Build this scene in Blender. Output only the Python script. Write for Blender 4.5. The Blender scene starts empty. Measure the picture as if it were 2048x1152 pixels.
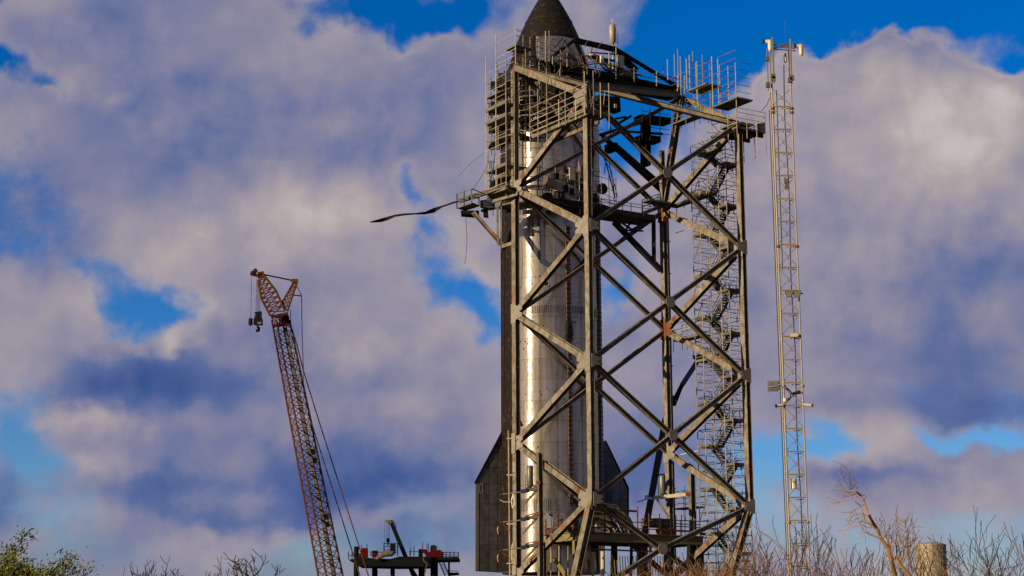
import bpy, math, random
from mathutils import Vector as V, Matrix as M
R = math.radians
rnd = random.Random(7)
SC = bpy.context.scene
COL = SC.collection

# ------------------------------------------------------------------ camera
FPX, PIT, ROLL = 3610.41, 0.1981, -0.0046
cp, sp, cr, sr = math.cos(PIT), math.sin(PIT), math.cos(ROLL), math.sin(ROLL)
_r, _f, _u = V((1, 0, 0)), V((0, cp, sp)), V((0, -sp, cp))
right, up = _r * cr + _u * sr, _u * cr - _r * sr
cam_d = bpy.data.cameras.new('camera'); cam = bpy.data.objects.new('camera', cam_d); COL.objects.link(cam)
cam.matrix_world = M(((right.x, up.x, -_f.x, 0), (right.y, up.y, -_f.y, 0), (right.z, up.z, -_f.z, 0), (0, 0, 0, 1)))
cam_d.sensor_width = 36; cam_d.lens = FPX / 2048 * 36
cam_d.clip_start = 0.5; cam_d.clip_end = 20000
SC.camera = cam

def ray(px, py):
    du, dv = px - 1024, py - 576
    u = cr * du + sr * dv; v = -sr * du + cr * dv
    d = V((u / FPX, 1, -v / FPX))
    return V((d.x, cp * d.y - sp * d.z, sp * d.y + cp * d.z))
def at(px, py, Y):
    d = ray(px, py); return d * (Y / d.y)
def on(px, py, P0, n):
    d = ray(px, py); return d * (V((P0.x, P0.y, 0)).dot(n) / d.dot(n))

# ------------------------------------------------------------------ sky, sun, exposure
SUN_AZ, SUN_EL, SUN_W = 53.0, 12.0, 5.0      # azimuth: degrees left of straight behind the camera
SKY_STR, EXPO = 0.10, 1.5
az = R(SUN_AZ)
sun_dir = V((-math.sin(az) * math.cos(R(SUN_EL)), -math.cos(az) * math.cos(R(SUN_EL)), math.sin(R(SUN_EL))))
sd = bpy.data.lights.new('sun', 'SUN'); sd.energy = SUN_W; sd.angle = R(0.5); sd.color = (1.0, 0.72, 0.40)
sun = bpy.data.objects.new('sun', sd); COL.objects.link(sun)
sun.rotation_euler = (-sun_dir).to_track_quat('-Z', 'Y').to_euler()
SC.cycles.sample_clamp_direct = 1.5
vs = SC.view_settings
vs.view_transform = 'Standard'; vs.look = 'None'; vs.exposure = EXPO; vs.gamma = 1; vs.use_curve_mapping = False

W = bpy.data.worlds.new('World'); SC.world = W; W.use_nodes = True
class NT:
    """small node builder"""
    def __init__(s, tree): s.t = tree; s.n = tree.nodes; s.l = tree.links
    def new(s, typ, **kw):
        n = s.n.new(typ)
        for k, v in kw.items(): setattr(n, k, v)
        return n
    def put(s, sock, v):
        if v is None: return
        if hasattr(v, 'is_linked') or isinstance(v, bpy.types.NodeSocket): s.l.new(v, sock)
        else: sock.default_value = v
    def math(s, op, a, b=None, c=None, clamp=False):
        n = s.new('ShaderNodeMath', operation=op); n.use_clamp = clamp
        for i, x in enumerate((a, b, c)): s.put(n.inputs[i], x)
        return n.outputs[0]
    def vm(s, op, a, b=None, out=0):
        n = s.new('ShaderNodeVectorMath', operation=op)
        s.put(n.inputs[0], a); s.put(n.inputs[1], b)
        return n.outputs[out]
    def noise(s, vec, scale, detail=4, rough=.5, out='Fac', dist=0):
        n = s.new('ShaderNodeTexNoise'); s.put(n.inputs['Vector'], vec)
        n.inputs['Scale'].default_value = scale; n.inputs['Detail'].default_value = detail
        n.inputs['Roughness'].default_value = rough; n.inputs['Distortion'].default_value = dist
        return n.outputs[out]
    def mix(s, fac, a, b, typ='MIX'):
        n = s.new('ShaderNodeMix', data_type='RGBA', blend_type=typ)
        s.put(n.inputs[0], fac); s.put(n.inputs[6], a); s.put(n.inputs[7], b)
        return n.outputs[2]
    def ramp(s, fac, stops, interp='LINEAR'):
        n = s.new('ShaderNodeValToRGB'); s.put(n.inputs[0], fac); n.color_ramp.interpolation = interp
        el = n.color_ramp.elements
        while len(el) < len(stops): el.new(0.5)
        for e, (p, c) in zip(el, stops):
            e.position = p; e.color = (c, c, c, 1) if isinstance(c, (int, float)) else (*c, 1)
        return n.outputs[0]
    def maprange(s, x, a, b, c, d, smooth=True):
        n = s.new('ShaderNodeMapRange'); n.interpolation_type = 'SMOOTHSTEP' if smooth else 'LINEAR'
        for i, q in enumerate((x, a, b, c, d)): s.put(n.inputs[i], q)
        return n.outputs[0]

def build_sky():
    N = NT(W.node_tree); N.n.clear()
    out = N.new('ShaderNodeOutputWorld'); bg = N.new('ShaderNodeBackground')
    N.l.new(bg.outputs[0], out.inputs[0]); bg.inputs[1].default_value = SKY_STR
    sky = N.new('ShaderNodeTexSky', sky_type='NISHITA')
    sky.sun_disc = False; sky.sun_elevation = R(SUN_EL); sky.sun_rotation = math.atan2(sun_dir.x, sun_dir.y)
    sky.air_density = 1.0; sky.dust_density = 0.3; sky.ozone_density = 3.0
    hs = N.new('ShaderNodeHueSaturation'); N.l.new(sky.outputs[0], hs.inputs['Color'])
    hs.inputs['Saturation'].default_value = 1.45; hs.inputs['Value'].default_value = .50
    hsc = N.vm('MULTIPLY', hs.outputs[0], (.50, .58, .88))
    tc = N.new('ShaderNodeTexCoord'); d = tc.outputs['Generated']
    sx = N.new('ShaderNodeSeparateXYZ'); N.l.new(d, sx.inputs[0])
    # direction -> tangent coordinates (in units of 100 photo pixels), only ahead of the camera; elsewhere the open field below
    y = N.math('MAXIMUM', sx.outputs[1], 0.05)
    k = FPX / 100
    uu = N.math('MULTIPLY', N.math('DIVIDE', sx.outputs[0], y), k)
    vv = N.math('MULTIPLY', N.math('DIVIDE', sx.outputs[2], y), k)
    cb = N.new('ShaderNodeCombineXYZ'); N.l.new(uu, cb.inputs[0]); N.l.new(vv, cb.inputs[1])
    P = cb.outputs[0]
    # domain warp so that edges billow
    def warp(vec, scale, amt, det):
        c = N.noise(d, scale, det, .55, 'Color')
        c = N.vm('SUBTRACT', c, (.5, .5, .5)); c = N.vm('MULTIPLY', c, (amt, amt, 0))
        return N.vm('ADD', vec, c)
    P1 = warp(P, 16, 1.9, 3); P1 = warp(P1, 60, .75, 4)
    def field(blobs, base):
        acc = base
        for (px, py, rx, ry, a) in blobs:
            t = ray(px, py); c = (t.x / t.y * k, t.z / t.y * k, 0)
            q = N.vm('MULTIPLY', N.vm('SUBTRACT', P1, c), (100 / rx, 100 / ry, 0))
            e = N.math('EXPONENT', N.math('MULTIPLY', N.vm('DOT_PRODUCT', q, q, 1), -1.0))
            acc = N.math('MULTIPLY_ADD', e, a, acc)
        return acc
    fb1 = N.noise(d, 9, 6, .55); fb2 = N.noise(N.vm('ADD', d, (3.1, 1.7, 5.3)), 30, 6, .54)
    fb3 = N.noise(N.vm('ADD', d, (7.7, 2.2, .4)), 6, 4, .5)
    base = N.math('MULTIPLY_ADD', N.math('SUBTRACT', fb1, .5), 1.0, .42)
    base = N.math('MULTIPLY_ADD', N.math('SUBTRACT', fb2, .5), .95, base)
    fb4 = N.noise(N.vm('ADD', d, (1.9, 6.6, 3.2)), 95, 5, .6)
    base = N.math('MULTIPLY_ADD', N.math('SUBTRACT', fb4, .5), .42, base)
    C = field(COVER, base)
    alpha = N.maprange(C, -.28, .56, 0, 1)
    sb = N.math('MULTIPLY_ADD', N.math('SUBTRACT', fb2, .5), .42, .455)
    sb = N.math('MULTIPLY_ADD', N.math('SUBTRACT', fb3, .5), .75, sb)
    rim = True
    # billow relief: brighter where the cloud thins towards the sun side
    for sc_, off, am in ((12, (-.010, 0, .010), .55), (30, (-.004, 0, .004), .22)):
        n0 = N.noise(N.vm('ADD', d, (9.3, 4.1, 2.2)), sc_, 3, .5); n1 = N.noise(N.vm('ADD', d, (9.3 + off[0], 4.1, 2.2 + off[2])), sc_, 3, .5)
        sb = N.math('MULTIPLY_ADD', N.math('SUBTRACT', n0, n1), am, sb)
    sb = N.math('MULTIPLY_ADD', N.math('SUBTRACT', fb4, .5), .12, sb)
    S = field(SHADE, sb)
    S = N.math('ADD', S, N.maprange(C, .25, 1.0, .12, -.02))
    q = 1 / SKY_STR / (2 ** EXPO)
    def lin(r, g, b):
        f = lambda c: ((c / 255 + .055) / 1.055) ** 2.4 if c > 10 else c / 255 / 12.92
        return (f(r), f(g), f(b))
    cc = N.ramp(S, [(0.0, lin(56, 84, 142)), (.28, lin(92, 108, 156)), (.50, lin(140, 137, 160)), (.75, lin(175, 164, 166)), (1.0, lin(208, 200, 200))])
    cc = N.vm('SCALE', cc); N.n[-1].inputs[3].default_value = q
    col = N.mix(alpha, hsc, cc)
    N.l.new(col, bg.inputs[0])

# (photo x, photo y, radius x, radius y, amount): where the cloud deck is thick (+) and where it opens (-)
COVER = [
    (350, 200, 420, 200, .7), (560, 430, 330, 150, .6), (760, 260, 220, 130, .5), (120, 60, 120, 60, .3),
    (16, 120, 60, 45, -1.2), (100, 168, 60, 30, -.8), (225, 220, 40, 25, -.45), (5, 5, 40, 20, -.6),
    (735, 5, 90, 45, -1.0), (850, 30, 90, 40, -1.0), (940, 0, 60, 40, -.6), (800, 70, 30, 25, -.5), (620, 0, 60, 30, -.35),
    (900, 130, 150, 80, .45), (1250, 40, 110, 60, .35),
    (1480, 40, 240, 110, -1.6), (1800, 20, 330, 75, -1.7), (1400, 170, 110, 80, -1.2), (1250, 190, 90, 90, -1.0),(1330, 90, 90, 70, -.8),
    (2030, 120, 60, 35, -.9), (1500, 130, 60, 50, -.8), (1645, 118, 26, 22, -.7),
    (1790, 130, 90, 40, .7), (1865, 128, 40, 30, .5), (1935, 150, 40, 30, .4), (1700, 260, 220, 130, 1.4), (1900, 320, 200, 180, 1.2), (1800, 150, 120, 55, 1.0), (1950, 185, 60, 40, .8), (2040, 240, 70, 60, .7), (1590, 190, 70, 60, .8),
    (1700, 520, 330, 200, .9), (1500, 400, 120, 140, .6), (2000, 520, 160, 200, .6),
    (820, 375, 45, 45, -.8), (865, 450, 45, 50, -.55), (935, 570, 60, 70, -.85), (965, 650, 40, 50, -.6), (800, 340, 40, 30, -.4),
    (920, 370, 70, 50, .4), (980, 480, 40, 50, .5),
    (40, 370, 110, 60, -.34), (150, 450, 120, 45, -.26), (30, 490, 70, 40, -.34), (60, 260, 60, 50, -.25), (640, 20, 90, 35, -.12), (1000, 40, 60, 60, -.25),
    (230, 590, 70, 50, -.6), (320, 640, 100, 45, -.85), (420, 640, 60, 35, -.5), (190, 540, 50, 30, -.4),
    (90, 640, 140, 90, .7), (330, 760, 180, 70, .6), (700, 720, 240, 100, .6), (480, 600, 90, 50, .3),
    (40, 850, 80, 60, -.5), (70, 920, 70, 50, -.6), (110, 1040, 90, 60, -.4), (10, 1000, 60, 60, .2),
    (200, 860, 140, 60, .5), (380, 1000, 220, 80, .6), (760, 900, 240, 80, .5), (560, 760, 80, 50, .2),
    (1260, 470, 110, 80, .3), (1240, 580, 70, 60, -.9), (1300, 640, 90, 60, .4), (1260, 300, 100, 70, -.6), (1400, 330, 60, 60, -.5),
    (1560, 900, 120, 50, -.75), (1500, 970, 80, 60, -.5), (1640, 880, 80, 30, -.6), (1960, 885, 130, 22, -.7), (1560, 1040, 90, 60, -.45), (1700, 1110, 150, 50, -.3), (1980, 1090, 100, 60, -.35),
    (1800, 960, 180, 60, .5), (1960, 960, 120, 45, .5), (1300, 880, 120, 120, .4),
    (600, 1110, 120, 50, -.2),
]
SHADE = [
    (250, 130, 160, 90, -.05), (480, 90, 200, 70, .08), (700, 150, 160, 80, .06), (180, 250, 200, 60, -.02),
    (560, 300, 240, 40, -.06), (520, 440, 180, 70, .22), (700, 440, 140, 60, .22), (420, 500, 160, 50, .1), (760, 540, 160, 40, .05),
    (60, 420, 150, 110, -.26), (110, 520, 140, 50, -.10),
    (60, 620, 120, 60, .14), (370, 690, 36, 20, .3), (270, 755, 150, 55, -.36), (420, 790, 120, 60, -.15), (320, 715, 100, 30, -.12),
    (540, 690, 110, 60, -.18), (740, 690, 110, 60, .22), (790, 800, 110, 50, .16), (640, 800, 90, 60, .05),
    (190, 850, 80, 40, .2), (120, 780, 100, 40, -.1), (350, 890, 160, 30, -.1), (330, 965, 150, 45, -.28), (430, 1035, 110, 30, -.2), (230, 1010, 110, 30, -.08), (520, 985, 50, 25, .16), (150, 830, 60, 30, .12), (560, 1075, 40, 40, .1),
    (600, 900, 120, 50, -.2), (780, 960, 180, 45, -.3), (620, 1000, 120, 60, -.25), (190, 930, 80, 30, .16), (470, 1100, 260, 30, .08), (860, 1060, 120, 50, -.1), (820, 1040, 80, 25, .1),
    (880, 880, 100, 40, .0), (120, 1100, 120, 40, -.15), (20, 980, 60, 80, -.3), (800, 1110, 160, 40, -.2),
    (1820, 250, 280, 170, .26), (1700, 180, 200, 70, .16), (1880, 220, 160, 90, .22), (1960, 330, 160, 100, .28), (1660, 330, 140, 90, .10), (1840, 430, 160, 80, .05), (2020, 200, 60, 50, .15),
    (1650, 520, 200, 70, .02), (1900, 560, 200, 80, -.10), (1800, 690, 220, 60, -.12), (1960, 760, 160, 60, -.26), (1720, 800, 170, 35, -.16), (2000, 830, 140, 40, -.36), (1560, 680, 90, 70, .12), (1560, 480, 90, 70, .05),
    (1780, 920, 120, 25, .10), (1700, 960, 130, 40, -.22), (1900, 1000, 170, 50, .02), (1800, 1040, 150, 40, -.08), (1960, 900, 90, 25, -.2),
    (1260, 750, 140, 100, .08), (1300, 950, 130, 50, -.2), (1400, 600, 90, 200, .06), (930, 260, 160, 90, .0), (900, 420, 70, 50, .06),
]
build_sky()

# ------------------------------------------------------------------ materials
MATS = {}
def mat(name, col, rough=.6, metal=0.0, rust=0.0, grime=.25, scale=1.0, spec=.4, var=.12, rustcol=(.16, .055, .02), bump=0):
    if name in MATS: return MATS[name]
    m = bpy.data.materials.new(name); m.use_nodes = True; N = NT(m.node_tree)
    b = N.n['Principled BSDF']; b.inputs['Roughness'].default_value = rough; b.inputs['Metallic'].default_value = metal
    b.inputs['Specular IOR Level'].default_value = spec
    g = N.new('ShaderNodeNewGeometry'); p = g.outputs['Position']
    oi = N.new('ShaderNodeObjectInfo')
    f = N.math('MULTIPLY_ADD', N.math('SUBTRACT', oi.outputs['Random'], .5), var * 2, 1.0)
    gr = N.noise(p, 1.7 * scale, 5, .6)
    f = N.math('MULTIPLY', f, N.maprange(gr, .3, .75, 1.0, 1 - grime))
    c = N.vm('SCALE', tuple(q * .40 for q in col[:3])); N.l.new(f, N.n[-1].inputs[3])
    if rust:
        mp = N.vm('MULTIPLY', p, (1, 1, .35))
        rn = N.noise(N.vm('ADD', mp, (11, 3, 7)), 1.3 * scale, 7, .68)
        rf = N.maprange(rn, .66 - rust, .74 - rust * .6, 0, .9)
        c = N.mix(rf, c, (*rustcol, 1))
    N.l.new(c, b.inputs['Base Color'])
    if bump:
        bn = N.new('ShaderNodeBump'); bn.inputs['Strength'].default_value = bump; bn.inputs['Distance'].default_value = .05
        N.l.new(N.noise(p, 9 * scale, 5, .6), bn.inputs['Height']); N.l.new(bn.outputs[0], b.inputs['Normal'])
    MATS[name] = m; return m
PAINT = mat('weathered_beige_paint', (.235, .228, .20), .7, rust=.135, grime=.65, rustcol=(.085, .031, .008), spec=.2)
PAINT2 = mat('grey_brace_paint', (.20, .19, .165), .65, rust=.09, grime=.65, rustcol=(.075, .028, .008), spec=.2)
GUSS = mat('grey_gusset_paint', (.25, .25, .24), .65, rust=.07, grime=.3, rustcol=(.085, .028, .007), spec=.2)
RUST = mat('rusted_steel', (.15, .043, .012), .85, grime=.5)
DARK = mat('dark_steel', (.022, .023, .026), .7, grime=.3, rust=.03, spec=.08)
BLACK = mat('black_steel', (.008, .009, .012), .8, grime=.3, spec=.05)
GALV = mat('galvanised_tube', (.46, .43, .36), .5, metal=.2, grime=.35, rust=.06, var=.35)
PLANK = mat('scaffold_deck', (.12, .12, .10), .8, grime=.45, var=.25)
MASTM = mat('galvanised_mast', (.24, .215, .17), .5, metal=.2, grime=.2, var=.15)
GALVD = mat('shade_toned_tube', (.17, .16, .135), .6, metal=.1, grime=.5, rust=.08, var=.4)  # galvanised tube darkened to paint in the shade on ledgers and diagonals
WHITE = mat('white_plastic', (.62, .57, .47), .45, grime=.15)
ORANGE = mat('shaded_crane_orange', (.12, .038, .0035), .8, grime=.45, rust=.05, spec=.08)  # base colour darkened for the shade the crane stands in
CRED = mat('shaded_crane_red', (.050, .006, .009), .8, grime=.4, spec=.08)  # red darkened likewise, the crane's shade is in the colour
OLIVE = mat('olive_beam', (.20, .19, .075), .65, grime=.4, rust=.05)
REDB = mat('red_rail', (.14, .03, .018), .7, grime=.4)
REDP = mat('red_paint', (.25, .012, .010), .5, grime=.3)
BLUE = mat('blue_boom_paint', (.012, .10, .32), .4, grime=.3)
DBLUE = mat('deep_blue_paint', (.006, .018, .07), .5, grime=.3)
GREEN = mat('grey_green_tank', (.09, .115, .095), .45, grime=.25)
CABG = mat('cabinet_grey', (.09, .088, .08), .6, grime=.3)
CABB = mat('cabinet_pale', (.20, .25, .31), .5, grime=.3)
ORB = mat('orange_box', (.36, .12, .02), .6, grime=.3)
HOSE = mat('pale_hose', (.45, .38, .26), .6, grime=.4, var=.35)
CABLE = mat('black_cable', (.004, .004, .005), .8, spec=.05)
TARP = mat('black_tarp', (.016, .017, .022), .85, grime=.3, spec=.06)
CANV = mat('cream_canvas', (.15, .14, .12), .9, grime=.5, spec=.05)
BARK = mat('dry_bark', (.17, .085, .045), .9, grime=.4, scale=4, var=.25)
BARKD = mat('grey_bark', (.06, .045, .04), .9, grime=.3, scale=4, var=.25)
BARKG = mat('golden_bark', (.30, .17, .065), .9, grime=.45, scale=4, var=.15)
LEAFM = [mat('leaf_green', (.085, .14, .012), .8, grime=.3, scale=6, spec=.1), mat('leaf_olive', (.21, .20, .018), .8, grime=.3, scale=6, spec=.1), mat('leaf_dark', (.025, .05, .008), .8, grime=.3, scale=6, spec=.1)]

HULL_AN = .6
def steel_mat():
    m = bpy.data.materials.new('brushed_stainless'); m.use_nodes = True; N = NT(m.node_tree); N.n.remove(N.n['Principled BSDF'])
    g = N.new('ShaderNodeNewGeometry'); p = g.outputs['Position']; oi = N.new('ShaderNodeObjectInfo')
    st = N.noise(N.vm('MULTIPLY', p, (1, 1, .06)), 1.3, 4, .55); st2 = N.noise(N.vm('MULTIPLY', p, (1, 1, .02)), 9, 4, .6); bl = N.noise(p, .9, 5, .6)
    v = N.math('MULTIPLY_ADD', N.math('SUBTRACT', st, .5), 1.3, 1.0)  # vertical streaks in the colour also stand for broken reflections
    v = N.math('MULTIPLY_ADD', N.math('SUBTRACT', st2, .5), .6, v)
    v = N.math('MULTIPLY_ADD', N.math('SUBTRACT', bl, .5), .35, v)
    v = N.math('MULTIPLY_ADD', N.math('SUBTRACT', oi.outputs['Random'], .5), .22, v)
    c = N.vm('SCALE', (.255, .24, .22)); N.l.new(v, N.n[-1].inputs[3])
    bn = N.new('ShaderNodeBump'); bn.inputs['Strength'].default_value = .13; bn.inputs['Distance'].default_value = .25
    hh = N.math('MULTIPLY_ADD', N.noise(N.vm('MULTIPLY', p, (.9, .9, 1.6)), 1.7, 3, .55), .28, N.noise(N.vm('MULTIPLY', p, (1, 1, .45)), .8, 3, .5))
    N.l.new(hh, bn.inputs['Height'])
    tg = N.new('ShaderNodeTangent'); tg.direction_type = 'RADIAL'; tg.axis = 'Z'
    lobes = []
    for dist, r0, an in (('BECKMANN', .15, HULL_AN), ('GGX', .34, HULL_AN), ('GGX', .62, 0)):
        q = N.new('ShaderNodeBsdfAnisotropic', distribution=dist); lobes.append(q)
        N.l.new(c, q.inputs['Color']); N.l.new(bn.outputs[0], q.inputs['Normal']); N.l.new(tg.outputs[0], q.inputs['Tangent']); q.inputs['Anisotropy'].default_value = an
        r = N.math('MULTIPLY_ADD', N.math('SUBTRACT', oi.outputs['Random'], .5), .03, r0); N.l.new(N.math('MULTIPLY_ADD', N.math('SUBTRACT', bl, .5), .08, r), q.inputs['Roughness'])
    m1 = N.new('ShaderNodeMixShader'); m1.inputs[0].default_value = .15; N.l.new(lobes[0].outputs[0], m1.inputs[1]); N.l.new(lobes[1].outputs[0], m1.inputs[2])
    mx = N.new('ShaderNodeMixShader'); mx.inputs[0].default_value = .16; N.l.new(m1.outputs[0], mx.inputs[1]); N.l.new(lobes[2].outputs[0], mx.inputs[2])
    N.l.new(mx.outputs[0], N.n['Material Output'].inputs[0])
    return m
STEEL = steel_mat()
def tile_mat():
    m = bpy.data.materials.new('black_ceramic_tiles'); m.use_nodes = True; N = NT(m.node_tree)
    b = N.n['Principled BSDF']; b.inputs['Roughness'].default_value = .6; b.inputs['Specular IOR Level'].default_value = .05
    g = N.new('ShaderNodeNewGeometry'); p = g.outputs['Position']
    vo = N.new('ShaderNodeTexVoronoi'); vo.inputs['Scale'].default_value = 3.6; N.l.new(p, vo.inputs['Vector'])
    ca = N.new('ShaderNodeSeparateColor'); N.l.new(vo.outputs['Color'], ca.inputs[0])
    ns = N.noise(N.vm('MULTIPLY', p, (.6, .6, 1.6)), .9, 5, .6)
    c = N.ramp(ca.outputs[0], [(0, (.004, .004, .005)), (.8, (.006, .0055, .006)), (.95, (.013, .009, .007)), (1, (.022, .014, .010))])
    c = N.mix(N.maprange(ns, .5, .72, 0, .45), c, (.011, .0068, .005, 1))
    N.l.new(c, b.inputs['Base Color'])
    bn = N.new('ShaderNodeBump'); bn.inputs['Strength'].default_value = .5; bn.inputs['Distance'].default_value = .03
    N.l.new(vo.outputs['Distance'], bn.inputs['Height']); N.l.new(bn.outputs[0], b.inputs['Normal'])
    return m
TILE = tile_mat()
FLAPM = mat('dull_flap_steel', (.33, .345, .38), .48, metal=.85, grime=.5, var=.25, spec=.25)
FLAPB = mat('sky_tinted_flap_steel', (.42, .58, .82), .45, metal=.3, grime=.4, var=.2)  # blue of shadow and reflected sky put into the right flap's colour

# ------------------------------------------------------------------ geometry helpers
class MB:
    def __init__(s): s.v = []; s.f = []
    def add(s, vs, fs):
        o = len(s.v); s.v += [tuple(x) for x in vs]; s.f += [tuple(i + o for i in f) for f in fs]; return s
    def box(s, c, ax, ay, az):
        """centre and three half-extent vectors"""
        vs = [c + ax * i + ay * j + az * k for i in (-1, 1) for j in (-1, 1) for k in (-1, 1)]
        return s.add(vs, [(0, 1, 3, 2), (4, 6, 7, 5), (0, 4, 5, 1), (2, 3, 7, 6), (0, 2, 6, 4), (1, 5, 7, 3)])
    def tube(s, pts, rad, n=6, cap=True):
        pts = [V(p) for p in pts]; rs = rad if isinstance(rad, (list, tuple)) else [rad] * len(pts)
        vs = []; prev = None
        for i, p in enumerate(pts):
            t = (pts[min(i + 1, len(pts) - 1)] - pts[max(i - 1, 0)]).normalized()
            a = prev if prev else (V((0, 0, 1)) if abs(t.z) < .9 else V((1, 0, 0)))
            x = (a - t * a.dot(t)).normalized(); y = t.cross(x); prev = x
            vs += [p + (x * math.cos(2 * math.pi * k / n) + y * math.sin(2 * math.pi * k / n)) * rs[i] for k in range(n)]
        fs = [(i * n + k, i * n + (k + 1) % n, (i + 1) * n + (k + 1) % n, (i + 1) * n + k) for i in range(len(pts) - 1) for k in range(n)]
        if cap: fs += [tuple(range(n))[::-1], tuple((len(pts) - 1) * n + k for k in range(n))]
        return s.add(vs, fs)
    def prism(s, poly, d):
        """planar polygon (3-D points) thickened by vector d"""
        n = len(poly); vs = [V(p) for p in poly] + [V(p) + d for p in poly]
        return s.add(vs, [tuple(range(n))[::-1], tuple(range(n, 2 * n))] + [(i, (i + 1) % n, n + (i + 1) % n, n + i) for i in range(n)])
    def lathe(s, c, prof, n=24, a0=0, a1=2 * math.pi):
        full = abs(a1 - a0 - 2 * math.pi) < 1e-6; m = n if full else n + 1
        vs = [c + V((r * math.sin(a0 + (a1 - a0) * k / n), -r * math.cos(a0 + (a1 - a0) * k / n), z)) for r, z in prof for k in range(m)]
        fs = [(i * m + k, i * m + (k + 1) % m, (i + 1) * m + (k + 1) % m, (i + 1) * m + k) for i in range(len(prof) - 1) for k in range(n)]
        return s.add(vs, fs)
    def mesh(s, name, m, smooth=False, off=None):
        me = bpy.data.meshes.new(name)
        vv = s.v if off is None else [(x - off.x, y - off.y, z - off.z) for x, y, z in s.v]
        me.from_pydata(vv, [], s.f); me.update(); me.materials.append(m)
        if smooth: me.polygons.foreach_set('use_smooth', [True] * len(me.polygons))
        return me
def tag(o, label=None, cat=None, group=None, kind=None):
    if label: o['label'] = label
    if cat: o['category'] = cat
    if group: o['group'] = group
    if kind: o['kind'] = kind
    return o
def thing(name, label, cat, loc, group=None):
    o = bpy.data.objects.new(name, None); COL.objects.link(o); o.location = loc; o.empty_display_size = .3
    return tag(o, label, cat, group)
LOC = {}
def baked(name, mb, m, parent=None, smooth=False, origin=None):
    """link an MB (world coordinates) as one object"""
    if parent is None:
        org = V(origin) if origin is not None else V((0, 0, 0))
        o = bpy.data.objects.new(name, mb.mesh(name, m, smooth, org)); o.location = org; COL.objects.link(o)
        LOC[o.name] = org
    else:
        org = LOC.get(parent.name, V(parent.location))
        o = bpy.data.objects.new(name, mb.mesh(name, m, smooth, org)); o.parent = parent; COL.objects.link(o)
        LOC[o.name] = org
    return o
UNIT = {}
def unit(shape, m):
    k = (shape, m.name)
    if k in UNIT: return UNIT[k]
    b = MB(); X, Y, Z = V((1, 0, 0)), V((0, 1, 0)), V((0, 0, 1))
    if shape == 'box': b.box(V((0, 0, .5)), X * .5, Y * .5, Z * .5)
    elif shape == 'tube': b.tube([(0, 0, 0), (0, 0, 1)], .5, 6)
    elif shape == 'pipe': b.tube([(0, 0, 0), (0, 0, 1)], .5, 12)
    elif shape == 'H':
        for s in (-1, 1): b.box(V((s * .46, 0, .5)), X * .04, Y * .5, Z * .5)
        b.box(V((0, 0, .5)), X * .42, Y * .035, Z * .499)
    me = b.mesh(shape, m, shape == 'pipe'); UNIT[k] = me; return me
def bar(parent, name, a, b, m, sx, sy=None, shape='tube', xa=None):
    a, b = V(a), V(b); sy = sy or sx
    z = b - a; L = z.length; z.normalize()
    x = V(xa) if xa is not None else (V((0, 0, 1)) if abs(z.z) < .95 else V((1, 0, 0)))
    x = (x - z * x.dot(z)).normalized(); y = z.cross(x)
    o = bpy.data.objects.new(name, unit(shape, m)); COL.objects.link(o)
    org = V((0, 0, 0))
    if parent is not None: o.parent = parent; org = V(parent.location)
    a = a - org
    o.matrix_basis = M(((x.x * sx, y.x * sy, z.x * L, a.x), (x.y * sx, y.y * sy, z.y * L, a.y), (x.z * sx, y.z * sy, z.z * L, a.z), (0, 0, 0, 1)))
    return o
UP = V((0, 0, 1))
GZ = -2.0

# ------------------------------------------------------------------ ground
def ground():
    m = mat('dry_dirt', (.17, .13, .085), .95, grime=.4, scale=.2)
    b = MB(); b.add([(-4000, -3000, GZ), (4000, -3000, GZ), (4000, 6000, GZ), (-4000, 6000, GZ)], [(0, 1, 2, 3)])
    tag(baked('ground', b, m), kind='structure', label='flat dry dirt ground under the test site')
ground()

# ------------------------------------------------------------------ test stand
A0 = .5653
E = V((math.cos(A0), math.sin(A0), 0)); NN = V((-math.sin(A0), math.cos(A0), 0))
S1, S2 = 15.99, 11.01
Fp = V((6.21, 142.36, 0)); Rp = Fp + E * S1; Lp = Fp + NN * S2; Bp = Fp + E * S1 + NN * S2
ZF = [0.63, 11.63, 22.63, 33.71, 44.7]; ZL = [6.1, 17.1, 28.2, 39.2, 50.2]
def zz(P, z): return V((P.x, P.y, z))
FR = lambda px, py, o=0: on(px, py, Fp - NN * o, NN)
LF = lambda px, py, o=0: on(px, py, Fp - E * o, E)
LB = lambda px, py, o=0: on(px, py, Lp - NN * o, NN)
BR = lambda px, py, o=0: on(px, py, Rp - E * o, E)

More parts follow.
